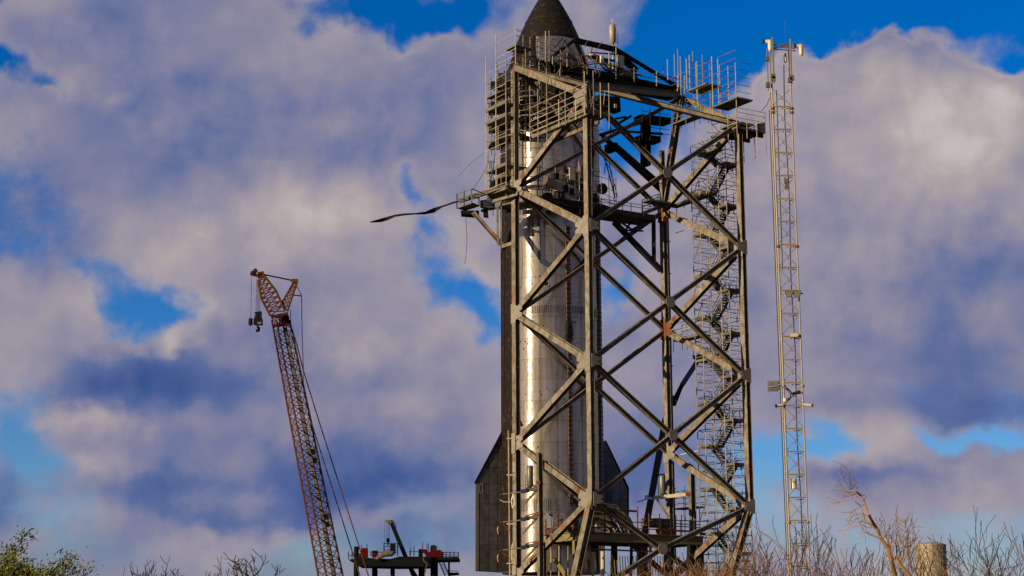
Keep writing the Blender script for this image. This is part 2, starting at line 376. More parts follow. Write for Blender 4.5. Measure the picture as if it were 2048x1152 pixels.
def test_stand():
    t = thing('test_stand', 'tall beige steel test stand of columns and crossed braces, in front of the rocket', 'test stand', (Fp + E * S1 / 2 + NN * S2 / 2 + V((0, 0, GZ))))
    H = lambda n, a, b, sx, sy, xa, m=PAINT: bar(t, n, a, b, m, sx, sy, 'H', xa)
    # columns
    H('column', zz(Fp, ZF[1]), zz(Fp, 44.4), .42, .60, E)
    H('column', zz(Rp, ZF[1]), zz(Rp, 44.4), .42, .60, E)
    H('column', zz(Lp, ZL[0]), zz(Lp, 49.9), .42, .60, E)
    H('column', zz(Bp, ZL[0] - 6), zz(Bp, 39.4), .42, .60, E)
    H('column', zz(Bp, 39.4), zz(Bp, 45), .4, .4, E)
    # splayed legs
    fl = FR(1143, 1190); rl = FR(1452, 1190); ll = on(1006, 1190, Lp, NN)
    for a, b in ((zz(Fp, ZF[1]), fl), (zz(Rp, ZF[1]), rl), (zz(Lp, ZL[0]), ll)):
        d = b - a; b2 = a + d * ((GZ - a.z) / d.z)
        H('leg', a, b2, .5, .68, E)
    B50 = LB(1362, 196)
    H('column', zz(Bp, 39.4), B50, .46, .62, E)
    # left face zigzag (sunlit)
    for k in range(1, 5):
        H('brace', zz(Fp, ZF[k]), zz(Lp, ZL[k - 1]), .40, .49, E)
        H('brace', zz(Fp, ZF[k]), zz(Lp, ZL[k]), .40, .49, E)
    # right back face zigzag
    for k in range(1, 5):
        top = B50 if k == 4 else zz(Bp, ZL[k])
        H('brace', zz(Rp, ZF[k]), zz(Bp, ZL[k - 1]), .40, .52, E)
        H('brace', zz(Rp, ZF[k]), top, .40, .52, E)
    # front crossed bracing
    for k in range(0, 4):
        a, b, c, d = zz(Fp, ZF[k + 1]), zz(Rp, ZF[k]), zz(Fp, ZF[k]), zz(Rp, ZF[k + 1])
        mid = (a + b + c + d) / 4
        if k == 0: mid, b, c = FR(1322, 1098), FR(1456, 1198), FR(1160, 1202)
        for p in (a, b, c, d):
            H('brace', p, mid, .36, .40, (p - mid).cross(NN), PAINT2)
    # back crossed bracing (between the back corners, just ahead of the rocket)
    for k in range(0, 4):
        if k: bar(t, 'brace', zz(Lp, ZL[k]), (B50 if k == 3 else zz(Bp, ZL[k + 1])), PAINT2, .36, .34, 'H', NN.cross(UP))
        bar(t, 'brace', zz(Lp, ZL[k + 1]), zz(Bp, ZL[k]), PAINT2, .36, .34, 'H', NN.cross(UP))
    # roof diagonals and ring
    H('roof_beam', zz(Lp, ZL[4]), zz(Rp, ZF[4]), .42, .62, UP)
    H('roof_beam', zz(Fp, ZF[4]) + UP * .9, B50 + UP * .3, .55, .35, UP, PAINT2)
    # gusset plates
    def plate(poly, th, m=GUSS):
        b = MB(); b.prism(poly, th); return baked('gusset_plate', b, m, t)
    def edge_plate(P, z, ax, nrm, off, w0, w1, h, m=GUSS):
        """column plate with a pointed wing towards ax"""
        c = zz(P, z) + nrm * off
        pts = [(-w0, -h), (w0, -h), (w0 * 1.1, -h * .72), (w1, -h * .55), (w1, -h * .2), (w1 * .72, 0), (w1, h * .2), (w1, h * .55), (w0 * 1.1, h * .72), (w0, h), (-w0, h)]
        plate([c + ax * x + UP * y for x, y in pts], nrm * .04, m)
    for k in (1, 2, 3, 4): edge_plate(Fp, ZF[k], NN, -E, .235, .36, 1.5, .85)
    for k in (0, 1, 2, 3): edge_plate(Lp, ZL[k], -NN, -E, .235, .36, 1.4, .85)
    for k in (1, 2, 3): edge_plate(Bp, ZL[k], -NN, -E, .24, .36, 1.3, .85, RUST if k == 2 else GUSS)
    for k in (1, 2, 3): edge_plate(Rp, ZF[k], NN, -E, .235, .36, 1.3, .8)
    for k in (1, 2, 3): edge_plate(Fp, ZF[k], E, -NN, .36, .12, .75, .55)
    for k in (1, 2, 3): edge_plate(Rp, ZF[k], -E, -NN, .36, .25, .85, .6)
    for k in range(0, 4):
        mid = (zz(Fp, ZF[k]) + zz(Rp, ZF[k]) + zz(Fp, ZF[k + 1]) + zz(Rp, ZF[k + 1])) / 4 - NN * .22
        if k == 0: mid = FR(1322, 1098) - NN * .22
        plate([mid + E * .46 * math.cos(R(22.5 + 45 * i)) * 1.05 + UP * .5 * math.sin(R(22.5 + 45 * i)) for i in range(8)], -NN * .05)
    for P, z0_, z1_ in ((Fp, ZF[1], 44), (Rp, ZF[1], 44), (Lp, 6.5, 48), (Bp, 6.5, 38)):
        z = z0_ + 3.1
        while z < z1_:
            for sgn in (-1, 1):
                b = MB(); b.box(zz(P, z) + E * .225 * sgn, E * .015, NN * .27, UP * .42); baked('splice_plate', b, GUSS if rnd.random() < .6 else PAINT2, t)
            b = MB(); b.box(zz(P, z) - NN * .1, E * .19, NN * .19, UP * .03); baked('stiffener', b, PAINT, t)
            z += rnd.choice((5.5, 4.2, 6.3))
        q = P - NN * .2 + E * .1; bar(t, 'conduit', zz(q, z0_), zz(q, z1_ - 2), GALVD, .07)
    for k in range(1, 5):
        for a_, c_ in ((zz(Fp, ZF[k]), zz(Lp, ZL[k - 1])), (zz(Fp, ZF[k]), zz(Lp, ZL[k])), (zz(Rp, ZF[k]), zz(Bp, ZL[k - 1]))):
            d_ = (c_ - a_).normalized(); w_ = d_.cross(E)
            for m_ in (a_ + d_ * 1.75, c_ - d_ * 1.75, (a_ + c_) / 2):
                b = MB(); b.box(m_ - E * .225, E * .012, w_ * .25, d_ * rnd.uniform(.12, .3)); baked('splice_plate', b, rnd.choice((GUSS, PAINT2, RUST)), t)
    # rust collar on the back column
    c = zz(Bp, ZL[2]); b = MB(); b.box(c + UP * .1, E * .32, NN * .42, UP * .9); baked('collar', b, RUST, t)
    c = zz(Bp, 39.0); b = MB(); b.box(c, E * .3, NN * .4, UP * .8); baked('collar', b, RUST, t)
    # conduit pipe clamped beside the back column
    q = zz(Bp, 8) + E * .55; bar(t, 'conduit', q, zz(q, 39), PAINT, .16)
    for z in (14, 18, 25, 31, 33.5, 36.5): bar(t, 'clamp', zz(Bp, z) + E * .25, zz(Bp, z) + E * .75, DARK, .08, .08, 'box')
    return t
test_stand()

# ------------------------------------------------------------------ rocket
RC = V((3.54, 159.9, 0)); RR = 4.5
def hullpt(angle, z, r=RR): return V((RC.x + r * math.sin(angle), RC.y - r * math.cos(angle), z))   # angle 0 faces the camera, + to the right
def hz(py): return at(1104, py, RC.y - RR).z
def rocket():
    z0 = hz(1141); zt = at(1092, -28, RC.y).z; Lg = 14.5; zc = zt - Lg
    t = thing('rocket', 'tall stainless steel rocket with black tiled left side and dark pointed nose', 'rocket', V((RC.x, RC.y, z0)))
    rh = 1.83; z = z0; i = 0
    rho = (RR ** 2 + Lg ** 2) / (2 * RR)
    def nr(zv, grow=0):
        h = zt - zv
        return max(.02, math.sqrt(max(0, rho ** 2 - (Lg - h) ** 2)) + RR - rho) + grow
    # barrel rings: each its own welded piece with a recessed joint
    while z < zc - .2:
        z2 = min(z + rh, zc); g = .016
        dr = rnd.uniform(-.006, .006)
        b = MB(); b.lathe(RC, [(RR + dr, z + g), (RR + dr, z2 - g)], 96); b.lathe(RC, [(RR - .012, z), (RR + dr, z + g)], 96); b.lathe(RC, [(RR + dr, z2 - g), (RR - .012, z2)], 96)
        o = baked('hull_ring', b, STEEL, t, True)
        z = z2
    # vertical weld seams, staggered ring by ring
    b = MB(); z = z0
    while z < zc - .2:
        z2 = min(z + rh, zc)
        for k in range(-2, 4):
            a = R(k * 34 + (17 if i % 2 else 0) + rnd.uniform(-3, 3))
            tn = V((math.cos(a), math.sin(a), 0))
            b.box(hullpt(a, (z + z2) / 2, RR + .004), tn * .022, V((math.sin(a), -math.cos(a), 0)) * .008, UP * (z2 - z) * .48)
        z = z2; i += 1
    tag(baked('weld_seam', b, STEEL, t), kind='stuff')
    # nose
    zb = at(1100, 75, RC.y - 2.3).z
    zs = [zc + (zb - zc) * k / 10 for k in range(11)]
    for k in range(0, 10, 2):
        b = MB(); b.lathe(RC, [(nr(zs[k] + .03), zs[k] + .03), (nr(zs[k + 1]), zs[k + 1]), (nr(zs[k + 2] - .03), zs[k + 2] - .03)], 72); b.lathe(RC, [(nr(zs[k]) - .03, zs[k]), (nr(zs[k] + .03), zs[k] + .03)], 72); b.lathe(RC, [(nr(zs[k + 2] - .03), zs[k + 2] - .03), (nr(zs[k + 2]) - .03, zs[k + 2])], 72)
        baked('nose_ring', b, STEEL, t, True)
    zs = [zb + (zt - zb) * (k / 40) for k in range(41)]
    b = MB(); b.lathe(RC, [(nr(zs[0]) - .05, zs[0])] + [(nr(q, .06), q) for q in zs], 72)
    baked('nose_cone', b, TILE, t, True)
    for q in (zb + 2.1,):
        b = MB(); b.lathe(RC, [(nr(q, .06), q - .1), (nr(q, .085), q - .07), (nr(q, .085), q + .07), (nr(q, .06), q + .1)], 72)
        baked('nose_band', b, mat('worn_tile_band', (.020, .016, .014), .7, grime=.5, spec=.1), t, True)
    # heat shield: a proud shell on the left flank, its edge stepping in towards the tail and out towards the nose
    def shell(rows, nm):
        vs = []; n = 22; bb = MB()
        for (zv, ae) in rows:
            r = (RR if zv <= zc else nr(zv)) + .07
            for k in range(n + 1): vs.append(hullpt(R(-185 + (ae + 185) * k / n), zv, r))
            vs.append(hullpt(R(ae), zv, r - .12))
        m = n + 2
        fs = [(r * m + k, r * m + k + 1, (r + 1) * m + k + 1, (r + 1) * m + k) for r in range(len(rows) - 1) for k in range(m - 1)]
        bb.add(vs, fs); return baked(nm, bb, TILE, t, True)
    ae = -48
    rows = [(hz(1139), -47), (hz(852), -47), (hz(849), -36), (hz(846), -36), (hz(815), -46)] + [(hz(y), ae) for y in (780, 740, 700, 640, 560, 480, 420, 360, 300)] + [(hz(288), -40), (hz(274), -5), (hz(258), 22), (hz(200), 34), (zc, 36)]  # upper front tiles also stand for hull shade; tail rows added for darkness
    rows += [(zc + (zb - zc) * k / 8, (34, 30, 22, 5, -12, -20, -23, -25)[k - 1]) for k in range(1, 9)]
    shell(rows, 'heat_shield')
    b = MB(); pts = [hullpt(R(-68 if y > 800 else -68), hz(y), RR + .1) for y in range(470, 800, 20)] + [hullpt(R(-60), hz(810), RR + .1), hullpt(R(-50), hz(838), RR + .1)]
    b.tube(pts, .035, 6); baked('seal_strip', b, mat('seal_red', (.07, .008, .008), .8, spec=.1), t)
    # forward flaps
    b = MB(); q = V((RC.x - 1.9, RC.y - 2.0, 0))
    poly = [at(1042, 98, q.y), at(1064, 58, q.y), at(1071, 70, q.y), at(1075, 100, q.y)]
    b.prism(poly, V((.2, .5, 0))); baked('forward_flap', b, TILE, t)
    # aft flaps, panelled
    def flap(poly2, y0, y1, m, cols, rows_, th):
        """poly2 in photo pixels; the flap runs back from depth y0 (outer edge) to y1 (hull)"""
        xs = [p[0] for p in poly2]; xa, xb = min(xs), max(xs)
        dep = lambda x: y0 + (y1 - y0) * (x - xa) / (xb - xa)
        P3 = lambda p, o=0: at(p[0], p[1], dep(p[0]) - o)
        b = MB(); b.prism([P3(p) for p in poly2], V((0, th, 0))); body = baked('aft_flap', b, DARK, t)
        def clip(poly, ax, lim, keep):
            o = []
            for i in range(len(poly)):
                p, q = poly[i], poly[(i + 1) % len(poly)]
                pi, qi = (p[ax] - lim) * keep >= 0, (q[ax] - lim) * keep >= 0
                if pi: o.append(p)
                if pi != qi:
                    s = (lim - p[ax]) / (q[ax] - p[ax]); o.append((p[0] + (q[0] - p[0]) * s, p[1] + (q[1] - p[1]) * s))
            return o
        for c0, c1 in zip(cols[:-1], cols[1:]):
            for r0, r1 in zip(rows_[:-1], rows_[1:]):
                pl = clip(clip(clip(clip(list(poly2), 0, c0 + .45, 1), 0, c1 - .45, -1), 1, r0 + .45, 1), 1, r1 - .45, -1)
                if len(pl) > 2:
                    bb = MB(); bb.prism([P3(p, .03) for p in pl], V((0, .028, 0))); baked('flap_panel', bb, m, body)
        return body, P3
    body, P3 = flap([(1016, 858), (1010, 857), (952, 966), (951, 1142), (1016, 1146)], 158.0, 159.4, FLAPM, [951, 958, 978, 995, 1016], [857, 905, 935, 968, 1008, 1050, 1090, 1146], .45)
    b = MB(); b.prism([P3(p, .06) for p in ((951, 966), (957.5, 966), (957.5, 1140), (951, 1140))], V((0, .03, 0))); baked('edge_strip', b, mat('bare_edge', (.30, .27, .22), .5, metal=.4), body)
    b = MB(); b.prism([P3(p, .1) for p in ((1011, 853), (1006, 857), (948.5, 965), (952, 968), (1011, 862))], V((0, .5, 0))); baked('leading_edge', b, BLACK, body)
    def frame(P3, x0, y0, x1, y1, body, m):
        for (a, c, d, e) in ((x0, y0, x1, y0 + 1.2), (x0, y1 - 1.2, x1, y1), (x0, y0 + 1.25, x0 + 1.2, y1 - 1.25), (x1 - 1.2, y0 + 1.25, x1, y1 - 1.25)):
            bb = MB(); bb.prism([P3(p, .07) for p in ((a, c), (d, c), (d, e), (a, e))], V((0, .03, 0))); baked('marking_frame', bb, m, body)
    mk = mat('marking_grey', (.38, .36, .33), .6)
    frame(P3, 959, 968, 966, 986, body, mk)
    body, P3 = flap([(1206, 880), (1212, 884), (1256, 976), (1257, 1040), (1206, 1040)], 161.8, 160.4, FLAPB, [1206, 1222, 1240, 1257], [880, 930, 965, 1000, 1040], .45)
    b = MB(); b.prism([P3(p, .1) for p in ((1210, 880), (1213, 882), (1258, 975), (1258, 1040), (1255, 1040), (1254.5, 978))], V((0, .5, 0))); baked('leading_edge', b, BLACK, body)
    frame(P3, 1247, 987, 1254, 1003, body, mk)
    # cable raceways
    def race(a, ya, yb, w, m, rung=True):
        r = RR + .06; n = V((math.sin(a), -math.cos(a), 0)); tn = V((math.cos(a), math.sin(a), 0))
        za, zb2 = hz(yb), hz(ya)
        b = MB(); b.box(hullpt(a, (za + zb2) / 2, r), tn * w, n * .07, UP * (zb2 - za) / 2); o = baked('raceway', b, m, t)
        b = MB()
        for sx in (-.7, -.2, .35, .75): b.tube([hullpt(a, za, r + .09) + tn * w * sx, hullpt(a, zb2, r + .09) + tn * w * sx], .035, 5)
        baked('raceway_cable', b, HOSE, o)
        b = MB(); q = za + .2
        while q < zb2:
            b.box(hullpt(a, q, r + .12), tn * (w + .05), n * .05, UP * .03); q += .42 + rnd.uniform(-.06, .06)
        tag(baked('raceway_clamp', b, RUST, o), kind='stuff')
    race(R(18), 452, 640, .20, mat('raceway_copper', (.30, .20, .12), .5, metal=.5, grime=.4)); race(R(18.6), 650, 1012, .17, mat('raceway_copper2', (.22, .17, .12), .5, metal=.5, grime=.4)); race(R(68), 380, 1010, .16, CABG)
    b = MB()
    for k in range(46):
        a = R(18.4) + rnd.uniform(-.055, .055); q = hz(rnd.uniform(630, 672))
        b.tube([hullpt(a, q, RR + .12), hullpt(a + rnd.uniform(-.03, .03), q - .3, RR + .3), hullpt(a + rnd.uniform(-.03, .03), q - .6, RR + .14)], .03, 4)
    baked('cable_bundle', b, CABG, t)
    # stringer bands
    def band(y0, y1, n, a0, a1, m):
        b = MB()
        for k in range(n):
            a = R(a0 + (a1 - a0) * k / (n - 1)); nn_ = V((math.sin(a), -math.cos(a), 0)); tn = V((math.cos(a), math.sin(a), 0))
            b.box(hullpt(a, (hz(y0) + hz(y1)) / 2, RR + .035), tn * .035, nn_ * .035, UP * (hz(y0) - hz(y1)) / 2)
        tag(baked('stringer_band', b, m, t), kind='stuff')
    band(610, 625, 62, -46, 78, STEEL); band(997, 1022, 66, -46, 80, STEEL); band(414, 424, 30, -46, 14, STEEL)
    for y, w in ((629, .05), (1023, .07), (994, .05)):
        b = MB(); b.lathe(RC, [(RR, hz(y) - w), (RR + .04, hz(y) - w), (RR + .04, hz(y) + w), (RR, hz(y) + w)], 96); baked('girth_band', b, STEEL, t)
    # round vent
    a = R(-7); n = V((math.sin(a), -math.cos(a), 0)); c = hullpt(a, hz(567), RR)
    b = MB(); b.tube([c - n * .05, c + n * .10], .30, 24); v = baked('vent', b, mat('vent_ring', (.25, .24, .22), .5, metal=.4), t)
    b = MB(); b.tube([c + n * .05, c + n * .115], .22, 24); baked('vent_mouth', b, BLACK, v)
    # small fittings on the lit flank
    b = MB()
    for k in range(70):
        a = R(rnd.uniform(-40, 30)); q = hz(rnd.choice([650, 690, 900, 560, 810, 1040, 780]) + rnd.uniform(-14, 14))
        b.box(hullpt(a, q, RR + .02), V((.03, 0, 0)), V((0, .02, 0)), UP * rnd.uniform(.02, .1))
    tag(baked('fitting', b, DARK, t), kind='stuff')
    # skirt rim
    b = MB(); b.lathe(RC, [(RR - .5, z0 - .1), (RR + .03, z0 - .1), (RR + .03, z0 + .12), (RR, z0 + .12)], 96); baked('skirt_rim', b, STEEL, t)
rocket()

# ------------------------------------------------------------------ scaffolds
def scaffold_span(t, pts, zlev, nm='ledger', d=.07):
    for a, b in zip(pts[:-1], pts[1:]):
        for z in zlev: bar(t, nm, zz(a, z), zz(b, z), GALV, d)
def deck(t, quad, z, th=.12, nm='platform', m=PLANK):
    b = MB(); b.prism([zz(p, z) for p in quad], UP * th); return baked(nm, b, m, t)
def zat(px, py, P): return at(px, py, P.y).z

def nose_scaffold():
    C = at(1012, 240, 151.0); C.z = 0
    P1 = C + NN * 3.3; Pm = C + NN * 1.65; P2 = C + E * 1.02; P3 = C + E * 2.05; P4 = P2 + NN * 3.3
    t = thing('scaffold', 'tall pale tube scaffold wrapped around the left side of the rocket nose', 'scaffold', zz(C, zat(1012, 388, C)))
    D = .085
    for P, px, y0, y1 in ((C, 1012, 97, 392), (P1, 971, 113, 384), (P4, 991, 68, 380), (P2, 1033, 52, 392), (P3, 1054, 98, 402), (Pm, 992, 128, 384)):
        bar(t, 'standard', zz(P, zat(px, y1, P)), zz(P, zat(px, y0, P)), GALV, D)
    zt, zb = zat(1012, 128, C), zat(1012, 384, C)
    k = int((zt - zb) / .85)
    for i in range(k + 1):
        z = zb + (zt - zb) * i / k
        bar(t, 'ledger', zz(C, z), zz(P1, z), GALV, .07)
        if i > k * .45 or i % 2: bar(t, 'ledger', zz(C, z), zz(P3, z), GALVD, .055)
        if i % 2 == 0: bar(t, 'ledger', zz(P1, z), zz(P4, z), GALVD, .055)
    for y in (58, 70, 84, 97, 110, 122):
        z = zat(1033, y, P2); bar(t, 'ledger', zz(P2, z), zz(P4, z), GALV, .07)
        bar(t, 'ledger', zz(P2, z), zz(P2 + E * 2.6, z), GALVD, .055)
    for y in (206, 232, 330, 381):
        z = zat(1012, y, C); deck(t, [C, P3, P3 + NN * 1.2, P4 + E * .2, P1], z, .1)
        b = MB(); b.box(zz((C + P1) / 2, z + .12) - E * .05, NN * 1.62, E * .02, UP * .14); baked('toe_board', b, PLANK, t)
    z = zat(1033, 91, P2); deck(t, [P2, P2 + E * 1.9, P2 + E * 1.9 + NN * 1.6, P2 + NN * 1.6], z, .1)
    z = zat(1012, 178, C); deck(t, [P1, C + NN * .8, C + NN * .8 + E * 1.4, P1 + E * 1.2], z, .1)
    # diagonals
    zq = lambda y: zat(1012, y, C)
    for a, b, y0, y1 in ((C, P3, 210, 150), (P2, P3, 300, 240), (P3, C, 380, 335), (P2, P3, 205, 130)):
        bar(t, 'diagonal', zz(a, zq(y0)), zz(b, zq(y1)), GALV, .07)
    # ring platforms close to the hull
    def ring(y, a0, a1, r0, r1, poles, ptop):
        z = at(1100, y, RC.y - r1).z
        n = max(2, int((a1 - a0) / 12))
        an = [R(a0 + (a1 - a0) * i / n) for i in range(n + 1)]
        for p, q in zip(an[:-1], an[1:]):
            b = MB(); b.prism([hullpt(p, z, r0), hullpt(q, z, r0), hullpt(q, z, r1), hullpt(p, z, r1)], UP * .14); baked('platform', b, PLANK, t)
        if poles:
            for i, a in enumerate(an):
                bar(t, 'standard', hullpt(a, z - .6 - rnd.random() * .8, r1), hullpt(a, z + ptop + rnd.uniform(-.3, .5), r1), GALV if i % 2 else DARK, .06)
            for h in (.55, 1.1, 1.8, 2.6):
                if h < ptop:
                    for p, q in zip(an[:-1], an[1:]): bar(t, 'ledger', hullpt(p, z + h, r1), hullpt(q, z + h, r1), GALVD, .05)
    ring(152, -100, 50, 3.6, 4.9, True, 1.4)
    ring(190, -95, -10, 4.6, 5.7, True, 2.6)
    ring(228, -95, 10, 4.62, 5.7, True, 2.4)
    ring(262, -95, -30, 4.62, 5.7, True, 1.6)
    ring(340, -100, -46, 4.62, 5.6, True, 2.2)
    ring(400, -60, 84, 4.62, 6.0, True, 3.2)
    for x in (1091, 1098): bar(t, 'ladder_rail', LB(x, 124, 1.2), LB(x, 62, 1.2), GALV, .09)
    for k in range(12): bar(t, 'rung', LB(1091, 66 + k * 5, 1.2), LB(1098, 66.6 + k * 5, 1.2), GALV, .05)
    for k in range(5): bar(t, 'ledger', at(1034, 62 + k * 11, 153.2), at(1112, 80 + k * 12, 155.2), GALVD, .055)
    for x, y in ((1046, 70), (1060, 74), (1078, 84), (1109, 92), (1121, 100)): bar(t, 'standard', at(x, y + 70, 154.2), at(x, y, 154.2), GALV, .07)
    for k in range(46):
        x = rnd.uniform(1085, 1200); y = rnd.uniform(92, 150) + (x - 1090) * .15; p = LB(x, y, rnd.uniform(.2, 1.5))
        bar(t, 'tube', p, p + E * rnd.uniform(-.9, .9) + UP * rnd.uniform(-.3, 1.5) + NN * rnd.uniform(-.4, .4), (DARK, GALVD, RUST, DARK)[k % 4], rnd.choice((.05, .07, .1)))
    for k in range(40):
        x = rnd.uniform(1062, 1200); y = rnd.uniform(165, 262); p = LB(x, y, rnd.uniform(.3, 2.5))
        bar(t, 'tube', p, p + rnd.choice((E, -NN, UP)) * rnd.uniform(.6, 1.9) + UP * rnd.uniform(-.2, .9), (DARK, DARK, GALVD, BLACK)[k % 4], rnd.choice((.06, .09, .14)))
    # loose tubes, hung sheets and gear inside the scaffold
    for k in range(60):
        a_ = R(rnd.uniform(-95, 25)); z = at(1100, rnd.uniform(140, 275), RC.y - 5.4).z; r_ = rnd.uniform(4.75, 5.8)
        p = hullpt(a_, z, r_); q = hullpt(a_ + rnd.uniform(-.25, .25), z + rnd.uniform(-.2, 1.8), r_ + rnd.uniform(-.2, .3))
        bar(t, 'tube', p, q, (GALVD, DARK, GALV)[k % 3], rnd.choice((.05, .06, .09)))
    for k in range(22):
        a_ = R(rnd.uniform(-95, 15)); z = at(1100, rnd.choice((152, 190, 228, 262)), RC.y - 5.4).z + .45; s_ = rnd.uniform(.15, .4)
        b = MB(); b.box(hullpt(a_, z, rnd.uniform(4.9, 5.5)), V((s_, 0, 0)), V((0, s_, 0)), UP * rnd.uniform(.2, .5)); baked('gear_box', b, (DARK, BLACK, TARP, DBLUE, BLACK)[k % 5], t)
nose_scaffold()

def gallery_scaffold():
    """along the left face of the stand's top, turning the front corner"""
    o = .75
    Q = lambda px: LF(px, 260, o)
    t = thing('scaffold', 'scaffold gallery with sloping rails around the top of the front column', 'scaffold', zz(Fp, 43.0))
    pts = [1060, 1076, 1094, 1118, 1131, 1152, 1170]
    Fc = Fp - E * o - NN * o; Fr = Fp - NN * o + E * 1.7
    zd = LF(1130, 235, o).z
    line = [zz(Q(p), 0) for p in pts] + [Fc]
    for P, (up_, dn) in zip(line, ((4.2, 1.6), (3.6, 1.4), (5.0, 1.6), (1.8, .6), (2.6, .7), (1.2, .6), (3.2, .5), (2.2, .5))):
        bar(t, 'standard', zz(P, zd - dn), zz(P, zd + up_), GALV, .08)
    for h in (.0, .5, 1.0, 1.5, 2.2): scaffold_span(t, line[:-1] if h > 1.4 else line, [zd + h], 'ledger')
    for P, (up_, dn) in ((Fr, (2.6, 1.3)), (Fc + E * .9, (3.4, .4)), (Fc + E * 1.6, (2.5, .5))): bar(t, 'standard', zz(P, zd - dn), zz(P, zd + up_), GALV, .08)
    for h in (.0, .55, 1.1, 1.7): bar(t, 'ledger', zz(Fc, zd + h), zz(Fr, zd + h), GALVD, .055)
    deck(t, [line[0], Fc, Fc + E * 1.5, line[0] + E * 1.5], zd - .02, .12)
    deck(t, [Fc, Fr, Fr + NN * 2.4, Fc + NN * 2.4], zd - .25, .2)
    for a, b in ((0, 2), (2, 4), (3, 5)): bar(t, 'diagonal', zz(line[a], zd + 2.2), zz(line[b], zd - .6), GALVD, .055)
    for k in range(6):
        a = zz(Fc + E * rnd.uniform(.2, 2.2), zd + rnd.uniform(.1, 1)); bar(t, 'diagonal', a, a + E * rnd.uniform(-1.2, 1.2) + UP * rnd.uniform(.5, 1.6), GALV, .065)
    # bearer beams below the deck
    bar(t, 'bearer', zz(line[0], zd - .3) + E * .3, zz(Fc, zd - .3) + E * .3, PAINT2, .3, .2, 'box')
    bar(t, 'bearer', zz(line[0], zd - .9) + E * 1.4, zz(Fc, zd - .9) + E * 1.4, PAINT2, .3, .2, 'box')
gallery_scaffold()

def stair_scaffold():
    O = Rp + E * 1.0 + NN * 3.1; O.z = 0
    Wd, Ln = 1.7, 4.9
    G = lambda i, j: O + NN * i + E * j
    t = thing('stair_scaffold', 'narrow scaffold stair tower zigzagging up behind the right column', 'scaffold', zz(O, GZ))
    px = lambda P, y: at(1430, y, P.y).z
    z0, z1 = GZ, px(O, 262)
    cols = [0, 1.1, 2.5, 3.8, Ln]
    for i in cols:
        for j in (0, Wd): bar(t, 'standard', zz(G(i, j), z0), zz(G(i, j), z1 + rnd.uniform(-.3, .8)), GALV, .085 if i != 2.5 else .07)
    hf = 1.9; n = int((z1 - 3.0) / hf)
    base = px(G(0, 0), 930)
    base -= math.floor((base - 2) / (2 * hf)) * 2 * hf
    k = 0; z = base
    while z < z1 - .3:
        rt = (k % 2 == 0)
        a, b = (0, 1.5) if rt else (3.4, Ln)
        deck(t, [G(a, 0), G(b, 0), G(b, Wd), G(a, Wd)], z, .22)
        # flight up to the next landing
        if z + hf < z1:
            jj = .12 if rt else Wd / 2 + .05
            s0, s1 = (1.5, 3.4) if rt else (3.4, 1.5)
            mb = MB(); w = Wd / 2 - .2
            A, B = zz(G(s0, jj), z + .1), zz(G(s1, jj), z + hf + .1)
            dd = (B - A)
            for e_ in (0, w):
                q = (A + B) / 2 + E * e_; mb.box(q, dd * .5, E * .025, (dd.cross(E)).normalized() * .14)
            for s in range(1, 10):
                c = A + dd * (s / 10) + E * w / 2; mb.box(c, NN * .14, E * (w / 2 - .03), UP * .03)
            baked('stair_flight', mb, mat('stair_steel', (.038, .036, .033), .7, grime=.4, var=.3, spec=.15), t)
            for e_ in (0, w):
                for hq in (.5, .95): bar(t, 'handrail', A + E * e_ + UP * hq, B + E * e_ + UP * hq, DARK, .06)
        k += 1; z += hf
    z = base - 1; q = 0
    while z < z1 + .4:
        for j in (0, Wd): bar(t, 'ledger', zz(G(0, j), z), zz(G(Ln, j), z), GALVD, .06)
        for i in (0, 2.5, Ln) if q % 2 else (0, 1.1, 3.8, Ln): bar(t, 'ledger', zz(G(i, 0), z), zz(G(i, Wd), z), GALVD, .058)
        if q % 4 == 1: bar(t, 'diagonal', zz(G(1.1, Wd), z), zz(G(3.8, Wd), z + 2.8), DARK, .058)
        if q % 4 == 3: bar(t, 'diagonal', zz(G(Ln, 0), z), zz(G(3.8, 0), z + 1.9), GALVD, .058)
        if q % 4 == 2: bar(t, 'diagonal', zz(G(0, Wd), z), zz(G(1.1, Wd), z + 1.9), GALVD, .058)
        bar(t, 'diagonal', zz(G((0, 2.5)[q % 2], 0), z), zz(G((2.5, Ln)[q % 2], 0), z + .72), GALVD, .05)
        z += .72; q += 1
    # braces tying it to the stand
    for zq in (ZL[1], ZL[2], ZL[3] - 2): bar(t, 'tie', zz(G(Ln, 0), zq), zz(G(Ln + 1.8, -.6), zq - .2), GALV, .07)
    # a side wing around the back beam at mid height
    for (yy, x0, x1) in ((685, 1347, 1402), (255, 1345, 1400), (1020, 1350, 1392)):
        z = at(1380, yy, Bp.y + 1).z; a = zz(on(x1, yy, Rp + E * .9, E), 0); b = zz(on(x0, yy, Rp + E * .9, E), 0)
        c = a + (b - a) * .5
        deck(t, [a, b, b + E * 1.0, a + E * 1.0], z, .14)
        for P in (a, c, b):
            bar(t, 'standard', zz(P, z - 1.0), zz(P, z + 2.0), GALVD, .058)
            bar(t, 'standard', zz(P + E * 1.0, z - .7), zz(P + E * 1.0, z + 1.7), GALVD, .058)
        for h in (.5, 1.0, 1.6): bar(t, 'ledger', zz(a, z + h), zz(b, z + h), GALVD, .058); bar(t, 'ledger', zz(a + E, z + h), zz(b + E, z + h), GALVD, .058)
stair_scaffold()

